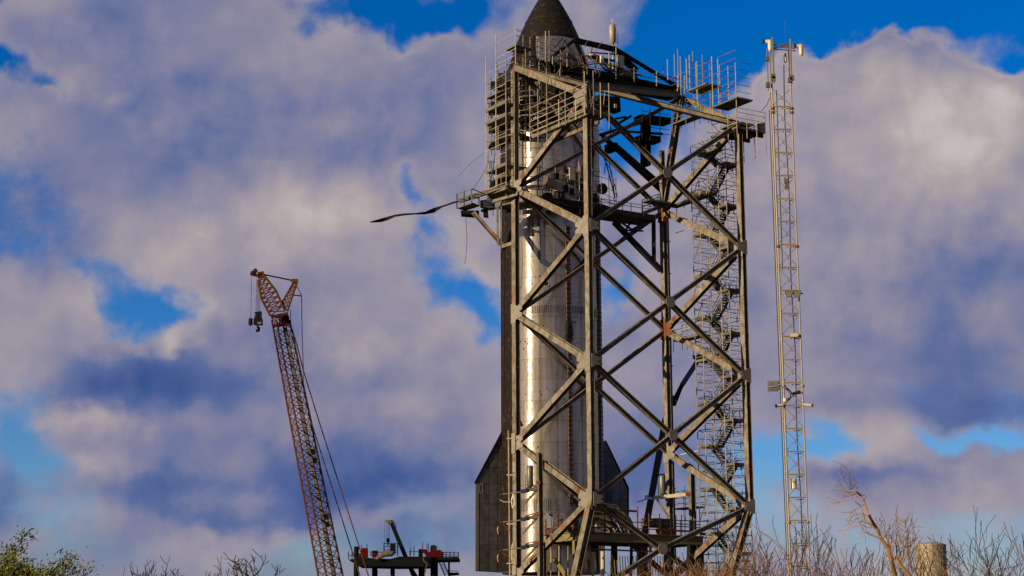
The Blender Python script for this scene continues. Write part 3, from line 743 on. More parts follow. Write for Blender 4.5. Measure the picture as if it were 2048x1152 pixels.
def roof_scaffold():
    t = thing('scaffold', 'open scaffold crown of bare upright tubes above the right rear beam', 'scaffold', zz(Rp + NN * 4, 46))
    O = Rp + E * .3 + NN * .3
    spec = [(1472, 125, 262), (1437, 117, 265), (1440, 130, 230), (1425, 112, 240), (1420, 123, 218), (1406, 109, 205), (1393, 124, 200), (1387, 102, 195), (1380, 110, 180), (1374, 117, 178), (1357, 97, 175), (1350, 108, 165), (1336, 118, 160), (1327, 130, 158), (1457, 132, 205), (1395, 122, 215), (1362, 112, 215)]
    P = []
    for i, (px, y0, y1) in enumerate(spec):
        row = i % 3
        q = on(px, 180, O + E * (.2 + .8 * row), E)
        bar(t, 'standard', V((q.x, q.y, on(px, y1, O + E * (.2 + .8 * row), E).z)), V((q.x, q.y, on(px, y0, O + E * (.2 + .8 * row), E).z)), GALV, .075)
        P.append(q)
    for y in (122, 138, 152, 168, 182, 196):
        for row in range(3):
            off = O + E * (.2 + .8 * row); xs = (1472, 1387) if y > 150 and row < 2 else ((1472, 1437) if row == 0 else (1425, 1340))
            z = on(1420, y, off, E).z
            a = on(xs[0], y, off, E); b = on(xs[1], y, off, E)
            bar(t, 'ledger', V((a.x, a.y, z)), V((b.x, b.y, z)), GALVD, .055)
        for px in (1472, 1437, 1406, 1374):
            a = on(px, y, O + E * .2, E); bar(t, 'ledger', a, a + E * 1.7, GALVD, .05)
    for (x0, x1, y) in ((1424, 1474, 206), (1374, 1412, 176), (1440, 1476, 252)):
        z = on((x0 + x1) / 2, y, O, E).z; a = zz(on(x1, y, O, E), 0); b = zz(on(x0, y, O, E), 0)
        deck(t, [a, b, b + E * 1.8, a + E * 1.8], z, .14)
    for a, b in (((1425, 222), (1460, 180)), ((1437, 200), (1470, 160)), ((1380, 190), (1410, 150))):
        bar(t, 'diagonal', on(*a, O + E * .2, E), on(*b, O + E * .2, E), GALVD, .055)
roof_scaffold()

def corner_platform():
    t = thing('corner_platform', 'railed scaffold platform jutting from the top of the right column', 'platform', zz(Rp, 43))
    z = at(1475, 264, Rp.y).z
    a = Rp - E * .9 - NN * .9; b = a + E * 3.2; c = b + NN * 3.0; d = a + NN * 3.6
    deck(t, [a, b, c, d], z, .18)
    a2 = Rp - E * .9 + NN * 2.2; deck(t, [a2, a2 + E * .9, a2 + E * .9 + NN * 2.6, a2 + NN * 2.6], z - 1.2, .15)
    pts = [a, a + E * 1.1, a + E * 2.2, b, b + NN * 1.5, c]
    for i, p in enumerate(pts): bar(t, 'standard', zz(p, z - (1.9 if i > 1 else .8)), zz(p, z + 2.0 - (.3 if i > 3 else 0)), GALV, .07)
    for h in (.45, .95, 1.45, 1.85): scaffold_span(t, pts, [z + h], 'rail', .05)
    mb = MB(); mb.prism([zz(b, z + .2), zz(b - E * .9, z + .2), zz(b - E * .9, z + .75), zz(b, z + .95)], NN * .04); baked('netting', mb, CABG, t)
    bar(t, 'bearer', zz(a, z - .16) + NN * .4, zz(b, z - .16) + NN * .4, DARK, .3, .2, 'box'); bar(t, 'bearer', zz(a, z - .16) + NN * 2.2, zz(b, z - .16) + NN * 2.2, DARK, .3, .2, 'box')
    bar(t, 'rail', zz(d, z + .5), zz(a, z + .5), GALV, .065); bar(t, 'rail', zz(d, z + 1.1), zz(a, z + 1.1), GALV, .065)
    for k in range(3): bar(t, 'standard', zz(a + NN * (1.2 + k * 1.1), z - .8), zz(a + NN * (1.2 + k * 1.1), z + 1.5), GALV, .06)
corner_platform()

# ------------------------------------------------------------------ black gantry walkway from the nose to the stand
def gantry():
    g = lambda px, py, o=-.6: LB(px, py, o)
    t = thing('gantry_walkway', 'black truss walkway reaching from the rocket nose to the stand roof', 'walkway', g(1110, 148))
    b = MB(); b.prism([g(1086, 119), g(1150, 130), g(1365, 176), g(1365, 190), g(1150, 152), g(1086, 146)], NN * 2.2); baked('deck', b, BLACK, t)
    def chord(p, q, w, nm='chord', m=BLACK): bar(t, nm, g(*p), g(*q), m, w, w, 'box', UP)
    chord((1147, 80), (1231, 99), .42); chord((1231, 98), (1300, 140), .28); chord((1300, 140), (1352, 172), .28)
    chord((1150, 80), (1102, 115), .26); chord((1151, 82), (1172, 132), .26); chord((1232, 98), (1268, 140), .3); chord((1172, 112), (1232, 122), .16); chord((1180, 105), (1225, 108), .1); chord((1234, 100), (1234, 150), .3)
    chord((1232, 104), (1272, 142), .5, 'chord')
    for x, y0, y1 in ((1105, 112, 130), (1134, 106, 134), (1148, 90, 132), (1174, 108, 148), (1182, 95, 120), (1268, 135, 165), (1313, 143, 172), (1355, 152, 200), (1369, 152, 212), (1232, 95, 158), (1218, 105, 135)):
        bar(t, 'post', g(x, y1, .05), g(x, y0, .05), GALV if x not in (1148,) else DARK, .09, .09)
    for k in range(3):
        y = 116 + k * 9
        bar(t, 'rail', g(1090, y - 8, .05), g(1365, y + 42, .05), DARK, .07)
    bar(t, 'rail', g(1182, 122, .08), g(1365, 160, .08), GALV, .065)
    # hoses lying along the walkway
    for k in range(14):
        x = rnd.uniform(1172, 1190); y = 106 + rnd.uniform(0, 12); mb = MB()
        pts = [g(x + i * rnd.uniform(16, 20), y + i * 8.5 + rnd.uniform(-4, 4) + (6 if i in (2, 3) else 0), -.4 - rnd.random()) for i in range(6)]
        mb.tube(pts, .06 + rnd.random() * .05, 6); baked('hose', mb, HOSE if k % 2 else (RUST if k % 6 == 0 else GALV), t)
    # dark equipment hood at the front corner below the walkway
    b = MB(); b.prism([LB(1196, 190, .2), LB(1240, 194, .2), LB(1242, 223, .2), LB(1206, 214, .2), LB(1198, 205, .2)], NN * 1.0); tag(baked('equipment_hood', b, BLACK, t))
    b = MB(); b.box(LB(1231, 212, .3), E * .12, NN * .05, UP * .18); baked('latch', b, GALV, t)
gantry()
def antenna():
    c = LB(1225, 92, -.6)
    t = thing('antenna', 'beige radome cylinder on a short pole above the black walkway', 'antenna', c)
    k = lambda y: LB(1225, y, -.6).z
    b = MB(); b.lathe(V((c.x, c.y, 0)), [(.02, k(89)), (.15, k(89)), (.16, k(85.5)), (.3, k(84)), (.31, k(52.5)), (.24, k(50.5)), (.02, k(50))], 20); baked('radome', b, mat('beige_radome', (.34, .30, .21), .5, grime=.15), t, True)
    bar(t, 'pole', zz(c, k(140)), zz(c, k(89)), WHITE, .13); bar(t, 'pole', zz(c, k(50)), zz(c, k(38)), WHITE, .07)
    p = c + E * .62; bar(t, 'whip_aerial', zz(p, k(95)), zz(p, k(64)), DARK, .05); bar(t, 'whip_aerial', zz(p - E * .2, k(83)), zz(p - E * .2, k(54)), DARK, .04)
    bar(t, 'bracket', zz(c, k(83)), zz(p, k(83)), DARK, .06); bar(t, 'bracket', zz(c - E * .25, k(47)), zz(p, k(48)), DARK, .03)
    for i, (x0, x1, y0, y1) in enumerate(((1201, 1206, 111, 126), (1234, 1247, 110, 138))):
        a = LB(x0, y0, -.3); d = LB(x1, y1, -.3)
        b = MB(); b.box((a + d) / 2, E * (d - a).dot(E) * .5, NN * .12, UP * (a.z - d.z) / 2); baked('panel_antenna', b, WHITE if i == 0 else CABB, t)
antenna()

# ------------------------------------------------------------------ mid-level service deck behind the stand's left face
def service_deck():
    g = lambda px, py, o=.9: LB(px, py, o)
    t = thing('service_deck', 'dark railed service deck crossing the stand at mid height', 'platform', g(1180, 420))
    b = MB(); b.prism([g(1195, 412), g(1310, 430), g(1310, 441), g(1195, 424)], NN * 2.4); baked('deck', b, DARK, t)
    b = MB(); b.prism([g(1052, 388), g(1195, 408), g(1195, 421), g(1052, 399)], NN * .5); baked('deck', b, DARK, t)
    bar(t, 'bracket', LB(1228, 444, 0), LB(1322, 541, 0), DARK, .42, .42, 'box'); bar(t, 'bracket', LB(1307, 430, 0), LB(1308, 527, 0), DARK, .36, .36, 'box')
    for a, c in (((1240, 444), (1242, 462)), ((1262, 444), (1250, 462)), ((1285, 447), (1284, 458)), ((1243, 460), (1286, 462)), ((1244, 446), (1262, 458)), ((1262, 460), (1284, 448))):
        bar(t, 'frame', LB(*a, 0), LB(*c, 0), DARK, .14, .14, 'box')
    # upper dark machinery by the rear beam
    for a, c, w in (((1200, 270), (1300, 240), .28), ((1205, 272), (1330, 388), .34), ((1230, 290), (1325, 372), .34), ((1240, 262), (1325, 268), .2), ((1232, 250), (1262, 232), .22), ((1215, 240), (1252, 234), .18), ((1222, 262), (1218, 242), .12)):
        bar(t, 'strut', LB(*a, -.5), LB(*c, -.5), DARK, w, w, 'box')
    for (x0, y0, x1, y1, o) in ((1283, 228, 1342, 240, 0), (1284, 268, 1322, 280, 0), (1224, 284, 1236, 300, -.3), (1296, 240, 1302, 330, -.2)):
        p = [LB(x0, y0, o), LB(x1, y0 + (x1 - x0) * .12, o), LB(x1, y1 + (x1 - x0) * .12, o), LB(x0, y1, o)]
        b = MB(); b.prism(p, NN * 1.2); baked('bracket', b, BLACK, t)
    for x in (1284, 1300, 1320): bar(t, 'post', LB(x, 282, .2), LB(x, 215, .2), DARK, .08)
    for y in (222, 236, 252, 262): bar(t, 'rail', LB(1283, y, .2), LB(1340, y + 8, .2), DARK, .06)
    # railing
    for x in (1202, 1222, 1245, 1262, 1285): bar(t, 'post', g(x, 414 + (x - 1195) * .15), g(x, 396 + (x - 1195) * .15), DARK, .08)
    for k in (397, 403): bar(t, 'rail', g(1198, k), g(1305, k + 16), DARK, .06)
    # machinery clutter in front of the hull
    for k in range(26):
        x = rnd.uniform(1085, 1200); y = rnd.uniform(330, 398) if x > 1110 else rnd.uniform(372, 398)
        s = rnd.uniform(.08, .3); b = MB(); b.box(LB(x, y + 6, .35), E * s, NN * s, UP * s * rnd.uniform(.6, 2.2)); baked('valve_box', b, rnd.choice([DARK, DARK, BLACK, CABG, GALV]), t)
    for k in range(12):
        x = 1092 + k * 9.3; bar(t, 'post', g(x, 398 + k * 1.2, .2), g(x, 398 - rnd.uniform(20, 78), .2), GALV if k % 3 else DARK, .06)
    for k in range(7):
        y = 330 + k * 10; bar(t, 'rail', g(1092 + (30 if k < 4 else 0), y, .2), g(1200, y + 14, .2), DARK, .05)
    b = MB(); c = LB(1094, 364, .6); b.tube([c - E * .2 + UP * .1, c + E * .75 - UP * .15], .42, 18); baked('duct', b, CABG, t)
    b = MB(); c = LB(1203, 378, .2); b.tube([c, c - NN * .25], .5, 20); baked('hose_reel', b, DARK, t)
    # rail panel round the back column
    bar(t, 'bearer', LB(1285, 427, 2.2), LB(1330, 410, .2), PAINT2, .3, .2, 'box'); pass
    zq = LB(1330, 414, .4).z; q0 = zz(Bp, 0) - NN * .5 - E * .5
    for quad in ([q0, q0 - E * 2.3, q0 - E * 2.3 - NN * 1.2, q0 - NN * 1.2], [q0 + E * .9, q0 + E * 1.7, q0 + E * 1.7 - NN * 4.5, q0 + E * .9 - NN * 4.5]):
        b = MB(); b.prism([zz(p, zq) for p in quad], UP * .16); baked('deck', b, PLANK, t)
    for k in range(5): bar(t, 'post', zz(q0 + E * 1.7 - NN * (1.1 * k), zq - .8), zz(q0 + E * 1.7 - NN * (1.1 * k), zq + 1.5), GALV, .08)
    for h in (.55, 1.1): bar(t, 'rail', zz(q0 + E * 1.7, zq + h), zz(q0 + E * 1.7 - NN * 4.5, zq + h), GALV, .06)
    for (x, y) in ((1284, 424), (1300, 418), (1316, 413)): bar(t, 'post', LB(x, y, 1.5), LB(x, y - 24, 1.5), DARK, .08)
    for h in (10, 18, 24): bar(t, 'rail', LB(1284, 424 - h, 1.5), LB(1318, 412 - h, 1.5), DARK, .07)
service_deck()

# ------------------------------------------------------------------ left side platform, beam and blowing strip
def side_platform():
    Y = 152.6; g = lambda px, py, o=0: at(px, py, Y + o)
    t = thing('side_platform', 'small railed platform on a long beam sticking out left of the rocket', 'platform', g(940, 420))
    bar(t, 'beam', g(996, 378, -.3), g(918, 402, -.3), PAINT2, .38, .3, 'box', UP)
    a, b_, c, d = g(914, 416, -.4), g(958, 404, -1.5), g(956, 412, .8), g(914, 420, 1.2)
    mb = MB(); mb.prism([g(914, 417, 0), g(943, 407, -1.6), g(958, 413, -.2), g(930, 422, 1.2)], UP * .12); baked('deck', mb, PAINT2, t)
    P = [g(914, 417, 0), g(943, 407, -1.6), g(958, 413, -.2)]
    mids = [(P[0] + P[1]) / 2]
    for p in (P[0], mids[0], P[1], P[2]): bar(t, 'post', p, p + UP * 1.35, DARK if p != P[1] else PAINT2, .09, .09, 'box')
    for h in (.7, 1.33):
        for p, q in zip(P[:-1], P[1:]): bar(t, 'rail', p + UP * h, q + UP * h, PAINT2, .07, .07, 'box')
    mb = MB(); mb.prism([g(921, 421, .2), g(958, 421, .2), g(958, 430, .2), g(922, 427, .2)], V((0, 1.2, 0))); baked('deck_frame', mb, BLACK, t)
    mb = MB(); mb.prism([g(960, 401), g(990, 396), g(990, 414), g(978, 416), g(960, 410)], V((0, 1.0, 0))); baked('motor_housing', mb, DBLUE, t)
    mb = MB(); mb.prism([g(966, 422), g(976, 420), g(977, 433), g(967, 432)], V((0, .6, 0))); baked('winch', mb, BLACK, t)
    bar(t, 'hanger', g(962, 422, .4), g(985, 415, .4), DARK, .2, .2, 'box')
    bar(t, 'strut', g(946, 424), g(1008, 494), PAINT, .36, .3, 'H', UP.cross(V((0, 1, 0))))
    bar(t, 'bracket', g(1006, 493), at(1030, 486, Lp.y), PAINT, .3, .34, 'box')
    bar(t, 'post', g(996, 490), g(995, 404), PAINT, .2, .2, 'box'); bar(t, 'post', g(1002, 488), g(1002, 404), PAINT, .14, .14, 'box')
    mb = MB(); mb.prism([g(972, 388, -1.5), g(1012, 374, -2.5), g(1060, 384, -.4), g(1036, 392, .2), g(1030, 400, .6), g(985, 402, .6)], UP * .14); baked('deck', mb, PLANK, t)
    bar(t, 'bearer', g(986, 403, -.5), g(1036, 388, -1.9), PAINT2, .26, .2, 'box'); bar(t, 'bearer', g(974, 389, -1), g(1012, 376, -2.4), PAINT2, .3, .2, 'box'); bar(t, 'bearer', g(1012, 376, -2.4), g(1036, 392, -1.4), PAINT2, .2, .2, 'box')
    bar(t, 'bearer', g(1034, 385, -1.9), g(1062, 393, -.8), CABB, .28, .2, 'box')
    for x in (985, 988, 993): bar(t, 'cable', g(x, 412), g(x + 6, 396), CABLE, .06)
    # torn strip of black fabric flying from the beam
    cen = [(930, 398), (905, 406), (885, 412), (868, 420), (850, 426), (830, 427), (808, 429), (790, 431), (776, 436), (762, 441), (740, 444)]
    wid = [1.8, 2.0, 2.6, 4.4, 3.0, 1.9, 2.1, 2.8, 4.4, 3.6, 1.2]
    mb = MB(); vs = []
    for i, ((x, y), w) in enumerate(zip(cen, wid)):
        tw = .5 * math.sin(i * 1.1)
        vs += [g(x, y - w * (.8 + .35 * math.sin(i * 2.3)), tw), g(x, y, tw * .2 + .15), g(x, y + w * (1.2 if i in (3,) else .9), -tw)]
    fs = []
    for i in range(len(cen) - 1):
        for j in range(2): fs.append((i * 3 + j, i * 3 + j + 1, i * 3 + j + 4, i * 3 + j + 3))
    n = len(vs); vs2 = vs + [v + V((0, .04, 0)) for v in vs]; fs += [tuple(n + k for k in f[::-1]) for f in fs]
    for i in range(len(cen) - 1):
        fs.append((i * 3, i * 3 + 3, n + i * 3 + 3, n + i * 3)); fs.append((i * 3 + 2, n + i * 3 + 2, n + i * 3 + 5, i * 3 + 5))
    mb.add(vs2, fs); o = baked('fabric_strip', mb, TARP, None, True, origin=g(930, 398)); tag(o, 'long black fabric strip blowing left from the side platform', 'fabric strip')
    mb = MB(); mb.tube([g(931, 428), g(933, 455), g(934, 480), g(932, 510), g(929, 528)], .022, 5); o = baked('cable', mb, CABLE, None, origin=g(931, 428)); tag(o, 'thin loose cable hanging below the side platform', 'cable')
    mb = MB(); mb.tube([g(944, 380), g(962, 355), g(975, 330)], .022, 5); mb.tube([g(916, 353), g(940, 328), g(968, 306)], .012, 5); o = baked('guy_line', mb, CABLE, None, origin=g(944, 380)); tag(o, 'thin guy lines rising from side platform rail to scaffold', 'line')
    mb = MB(); mb.tube([g(980, 372), g(986, 335), g(993, 290)], .05, 6); o = baked('rope', mb, BLUE, None, origin=g(980, 372)); tag(o, 'blue rope tied down the left edge of the scaffold', 'rope')
    mb = MB()
    for k, pts in enumerate(([(1198, 285), (1208, 310), (1220, 355), (1230, 396)], [(1218, 288), (1212, 320), (1208, 350)], [(1208, 318), (1222, 340), (1235, 395)], [(1214, 300), (1230, 395)])):
        mb.tube([LB(x, y, -.4) for x, y in pts], .035 if k else .06, 5)
    o = baked('rigging_line', mb, CABLE, None, origin=LB(1230, 396)); tag(o, 'dark rigging lines slanting down to the mid deck beside the hull', 'line')
side_platform()

# ------------------------------------------------------------------ lower deck and service gear
def lower_deck():
    K = at(1151, 1066, 150.2); zt = K.z; K0 = zz(K, 0)
    pr = lambda px: on(px, 1075, K0, NN)
    pl = lambda px: on(px, 1070, K0, E)
    t = thing('support_deck', 'low olive steel deck on legs under the pale hose bundle', 'deck', zz(K0, GZ))
    er = (pr(1406) - K).dot(E); nl = (pl(1087) - K).dot(NN)
    H = lambda a, b, sx, sy, xa: bar(t, 'beam', a, b, OLIVE, sx, sy, 'H', xa)
    H(zz(K0, zt - .25), zz(K0 + E * er, zt - .25), .75, .4, UP); H(zz(K0 + NN * .2, zt - .25), zz(K0 + NN * nl, zt - .25), .7, .36, UP)
    H(zz(K0 + NN * nl, zt - .3), zz(K0 + NN * nl + E * er, zt - .3), .7, .4, UP); H(zz(K0 + E * er, zt - .3), zz(K0 + E * er + NN * nl, zt - .3), .7, .4, UP)
    deck(t, [K0 + NN * .3 + E * .3, K0 + E * (er - .3) + NN * .3, K0 + E * (er - .3) + NN * (nl - .3), K0 + E * .3 + NN * (nl - .3)], zt - .05, .12, 'deck_plate', DARK)
    for i, j in ((0, 0), (0, nl), (er - .3, 0), (er - .3, nl), (er * .55, nl)): bar(t, 'leg', zz(K0 + E * i + NN * j, GZ), zz(K0 + E * i + NN * j, zt - .6), OLIVE if i == 0 else DARK, .4, .4, 'H', E)
    bar(t, 'strut', at(1108, 1117, 149.5), at(1142, 1168, 149.5), mat('yellow_strut', (.34, .29, .06), .6, grime=.35), .3, .3, 'box')
    for x in (1102, 1118, 1136): bar(t, 'pipe', at(x, 1175, 151), at(x, 1092, 151), GALV, .09)
    # dark cross members and clutter below
    for k in range(6):
        x = 1185 + k * 38; bar(t, 'post', at(x, 1175, 154), at(x + 2, 1090, 154), DARK, .25, .25, 'box')
    bar(t, 'pipe', at(1170, 1098, 153.5), at(1330, 1104, 156), CABB, .14); bar(t, 'pipe', at(1205, 1175, 153), at(1205, 1100, 153), WHITE, .3)
    for k in range(26):
        x = 1225 + k * 5.4; bar(t, 'baluster', at(x, 1150, 156), at(x - 2, 1112, 156), OLIVE, .07)
    # red rail round the hoses
    for i in range(9):
        x = 1188 + i * 22; p = pr(x); bar(t, 'rail_post', zz(p, zt), zz(p, zt + (2.4 if i in (1, 4) else 1.9)), REDB if i < 6 else DARK, .13 if i in (0, 1, 4) else .08, .1, 'box')
    for h in (.55, 1.1): bar(t, 'rail', zz(pr(1170), zt + h), zz(pr(1400), zt + h), REDB, .08, .08, 'box')
    bar(t, 'rail', zz(pr(1190), zt + 2.2) + NN, zz(pr(1290), zt + 2.1) + NN, REDB, .16, .16, 'box')
    for i in range(6):
        q = K0 + NN * (nl * (i + .5) / 6); bar(t, 'rail_post', zz(q, zt), zz(q, zt + 1.3), REDB, .08, .08, 'box')
    for h in (.6, 1.2): bar(t, 'rail', zz(K0 + NN * .2, zt + h), zz(K0 + NN * nl, zt + h), REDB, .08, .08, 'box')
    mb = MB()
    for k in range(5):
        c = at(1094 + 3 * (k % 2), 1042 + k * 5, 151); mb.tube([c + V((.18 * math.cos(q * .7), 0, .18 * math.sin(q * .7))) for q in range(10)], .03, 4)
    baked('valve_wheel', mb, REDP, t)
    b = MB(); b.box(K0 + E * 1.2 + NN * nl * .6 + UP * (zt + .3), E * .4, NN * .3, UP * .4); baked('pump', b, CABG, t)
    # hoses: a bundle that leaves the hull and fans down to the deck
    h = thing('hose_bundle', 'thick bundle of pale hoses fanning down onto the olive deck', 'hoses', zz(pr(1230), zt))
    for k in range(26):
        s = k / 25
        x0, y0 = 1188 + rnd.uniform(-4, 14), 1008 + s * 46 + rnd.uniform(-3, 3)
        x2, y2 = 1214 + (1 - s) * 62 + rnd.uniform(-8, 6), 1071 + rnd.uniform(0, 4)
        o = -.4 - rnd.uniform(0, 1.4)
        f = lambda x, y: on(x, y, K0 - NN * o, NN)
        xm, ym = x0 + (x2 - x0) * .45, y0 + 4 + rnd.uniform(-2, 5); xn, yn = x0 + (x2 - x0) * .78, y0 + (y2 - y0) * .45
        mb = MB(); mb.tube([f(x0 - 10, y0 - 2), f(x0, y0), f(xm, ym), f(xn, yn), f(x2, y2)], rnd.uniform(.07, .15), 7)
        baked('hose', mb, HOSE if k % 5 else (CABG if k % 2 else GREEN), h)
    # cabinets
    for i, (x0, x1, y0, y1, m, lab, nm) in enumerate(((1292, 1309, 1036, 1054, CABG, 'grey electrical cabinet with pale plate, leftmost of three in a row on the deck', 'cabinet'), (1310, 1326, 1036, 1055, CABG, 'grey electrical cabinet between its two neighbours on the deck', 'cabinet'), (1327, 1343, 1037, 1056, CABG, 'grey electrical cabinet next to the rear column, directly over the orange crate', 'cabinet'), (1322, 1352, 1056, 1071, ORB, 'long orange box lying on the deck below the grey cabinets', 'box'), (1098, 1108, 1026, 1056, CABB, 'tall pale blue-grey cabinet beside the hull base', 'cabinet'))):
        o = -1.2 if i < 4 else 0
        a, d = on(x0, y0, K0 - NN * o, NN), on(x1, y1, K0 - NN * o, NN)
        if i == 4: a, d = at(x0, y0, 150.9), at(x1, y1, 150.9)
        b = MB(); e = E if i < 4 else V((1, 0, 0)); b.box((a + d) / 2 + NN * .4, e * ((d - a).dot(e) / 2 - .02), (NN if i < 4 else V((0, 1, 0))) * .4, UP * (a.z - d.z) / 2)
        r = thing(nm, lab, nm, zz((a + d) / 2, d.z), 'grey cabinets on the deck' if i < 3 else None)
        baked('housing', b, m, r)
        dr = (NN if i < 4 else V((0, 1, 0)))
        c = (a + d) / 2 - dr * .015
        b = MB(); b.box(c, e * ((d - a).dot(e) / 2 - .09), dr * .02, UP * ((a.z - d.z) / 2 - .09)); baked('door', b, m, r)
        if i == 0: b = MB(); b.box(c - dr * .03 + UP * .18, e * .13, dr * .01, UP * .06); baked('plate', b, WHITE, r)
        if i == 3:
            for s in (-.5, 0, .5): b = MB(); b.box(c - dr * .03 + e * s * (d - a).dot(e) * .6, e * .03, dr * .012, UP * (a.z - d.z) / 2 * .98); baked('batten', b, ORB, r)
    # low pale walkway frames right of the cabinets
    for k in range(5):
        x = 1352 + k * 9; bar(t, 'frame', on(x, 1072, K0 + NN, NN), on(x, 1030 + (k % 2) * 10, K0 + NN, NN), GALV, .08)
    for y in (1040, 1052, 1062): bar(t, 'frame', on(1345, y, K0 + NN, NN), on(1400, y + 3, K0 + NN, NN), GALV, .09)
lower_deck()

def service_arms():
    Y = 147.6; g = lambda x, y, o=0: at(x, y, Y + o)
    post = thing('arm_post', 'grey steel post holding three arms in front of the hull base', 'post', zz(g(1081, 1152), GZ))
    bar(post, 'column', zz(g(1082, 1152), GZ), zz(g(1079, 905), g(1079, 905).z), PAINT2, .42, .34, 'H', E)
    for y in (965, 1027, 1086): b = MB(); b.box(g(1076, y, -.25), V((.16, 0, 0)), V((0, .06, 0)), UP * .14); baked('clamp', b, RUST, post)
    for i, (y, lab) in enumerate(((982, 'top blue-tipped service davit, under the green gas bottle'), (1038, 'middle blue-tipped service davit between the upper and lower ones'), (1094, 'lowest blue-tipped service davit with a red hanging hose'))):
        t = thing('service_davit', lab, 'davit', g(1075, y), 'service davits on the grey post')
        bar(t, 'beam', g(1078, y - 6), g(1045, y + 1), CABG, .3, .3, 'box', UP); b = MB(); b.box(g(1048, y, -.05), V((.26, .05, .05)), V((0, .26, 0)), UP * .13); baked('motor', b, mat('arm_blue', (.01, .05, .22), .5), t)
        bar(t, 'strut', g(1076, y - 4, .1), g(1045, y + 30, .1), PAINT2, .2, .2, 'box')
        bar(t, 'rod', g(1044, y + 2), g(1000, y + 7), GALV, .09); bar(t, 'clevis', g(1004, y + 6), g(997, y + 16), DARK, .16, .16, 'box')
        mb = MB(); mb.tube([g(1078, y - 10), g(1066, y + 4 - 14), g(1058, y - 8), g(1050, y - 5)], .06, 6); baked('hose', mb, CABG if i == 0 else REDP, t)
        mb = MB()
        if i == 0: mb.tube([g(998, y + 12), g(1000, y + 18), g(1008, y + 22), g(1022, y + 22), g(1027, y + 10)], .035, 5); baked('hose', mb, WHITE, t)
        else: mb.tube([g(997, y + 14), g(995, y + 22), g(997, y + 30)], .07, 5); mb.tube([g(1000, y + 8), g(1015, y + 18), g(1020, y + 24)], .03, 5); baked('hose', mb, REDP, t)
    def bottle(px, y0, y1, Y_, label, m):
        c = at(px, y1, Y_); r = 6.6 / FPX * Y_; zt, zb = at(px, y0, Y_).z, c.z; c0 = zz(c, 0)
        t = thing('gas_bottle', label, 'gas bottle', c, 'grey green gas bottles')
        h = zt - zb
        b = MB(); b.lathe(c0, [(.02, zb + .1), (r * .6, zb + .1), (r, zb + h * .13), (r, zb + h * .93), (r * .8, zb + h * .985), (.02, zt)], 24); baked('tank', b, m, t, True)
        b = MB(); b.lathe(c0, [(.02, zb), (r * .62, zb), (r * .62, zb + .098)], 20); baked('foot_ring', b, DARK, t)
        bar(t, 'pipe', V((c.x - r * 1.25, c.y, zb)), V((c.x - r * 1.25, c.y, zb + h * .6)), DARK, .06)
    bottle(1060, 930, 977, Y, 'grey green gas bottle standing on the top arm before the hull', GREEN)
    Y2 = 158.5; k = lambda x, y, o=0: at(x, y, Y2 + o)
    bottle(1325, 947, 992, Y2, 'grey green gas bottle on the white arm left of the rear column', GREEN)
    t = thing('swing_davit', 'white swing davit with blue motor below the rear gas bottle', 'davit', k(1382, 990))
    bar(t, 'beam', k(1305, 996), k(1372, 989), WHITE, .3, .3, 'box', UP); b = MB(); b.box(k(1377, 988), V((.28, 0, 0)), V((0, .25, 0)), UP * .17); baked('hinge', b, RUST, t)
    b = MB(); b.box(k(1298, 995), V((.36, 0, -.03)), V((0, .25, 0)), UP * .16); baked('motor', b, mat('arm_blue', (.01, .05, .22), .5), t)
    bar(t, 'rod', k(1294, 998), k(1274, 1004), DARK, .08); bar(t, 'strut', k(1314, 999), k(1338, 1034), PAINT2, .18, .18, 'box')
    bar(t, 'post', zz(k(1387, 1100), GZ), k(1383, 947), PAINT2, .5, .4, 'H', E)
    # stand pipe along the left flap
    Y3 = 150.8; q = lambda x, y: at(x, y, Y3)
    t = thing('stand_pipe', 'slim tan stand pipe with coiled cable between flap and left column', 'pipe', zz(q(1022, 1152), GZ))
    bar(t, 'pipe', zz(q(1021, 1152), GZ), q(1017, 862), HOSE, .13)
    for y in (877, 950, 1048, 1127): bar(t, 'bracket', q(1013, y), q(1030, y), WHITE, .1)
    mb = MB()
    for k_ in range(6): mb.tube([q(1026 + .5 * k_, 1085 + k_ * 4), q(1022, 1098 + k_ * 3), q(1025, 1112 + k_ * 3), q(1030, 1118 + k_ * 2)], .03, 4)
    mb.tube([q(1027, 985), q(1023, 1000), q(1025, 1016), q(1029, 1010), q(1028, 990)], .05, 5); baked('cable_coil', mb, WHITE, t)
service_arms()

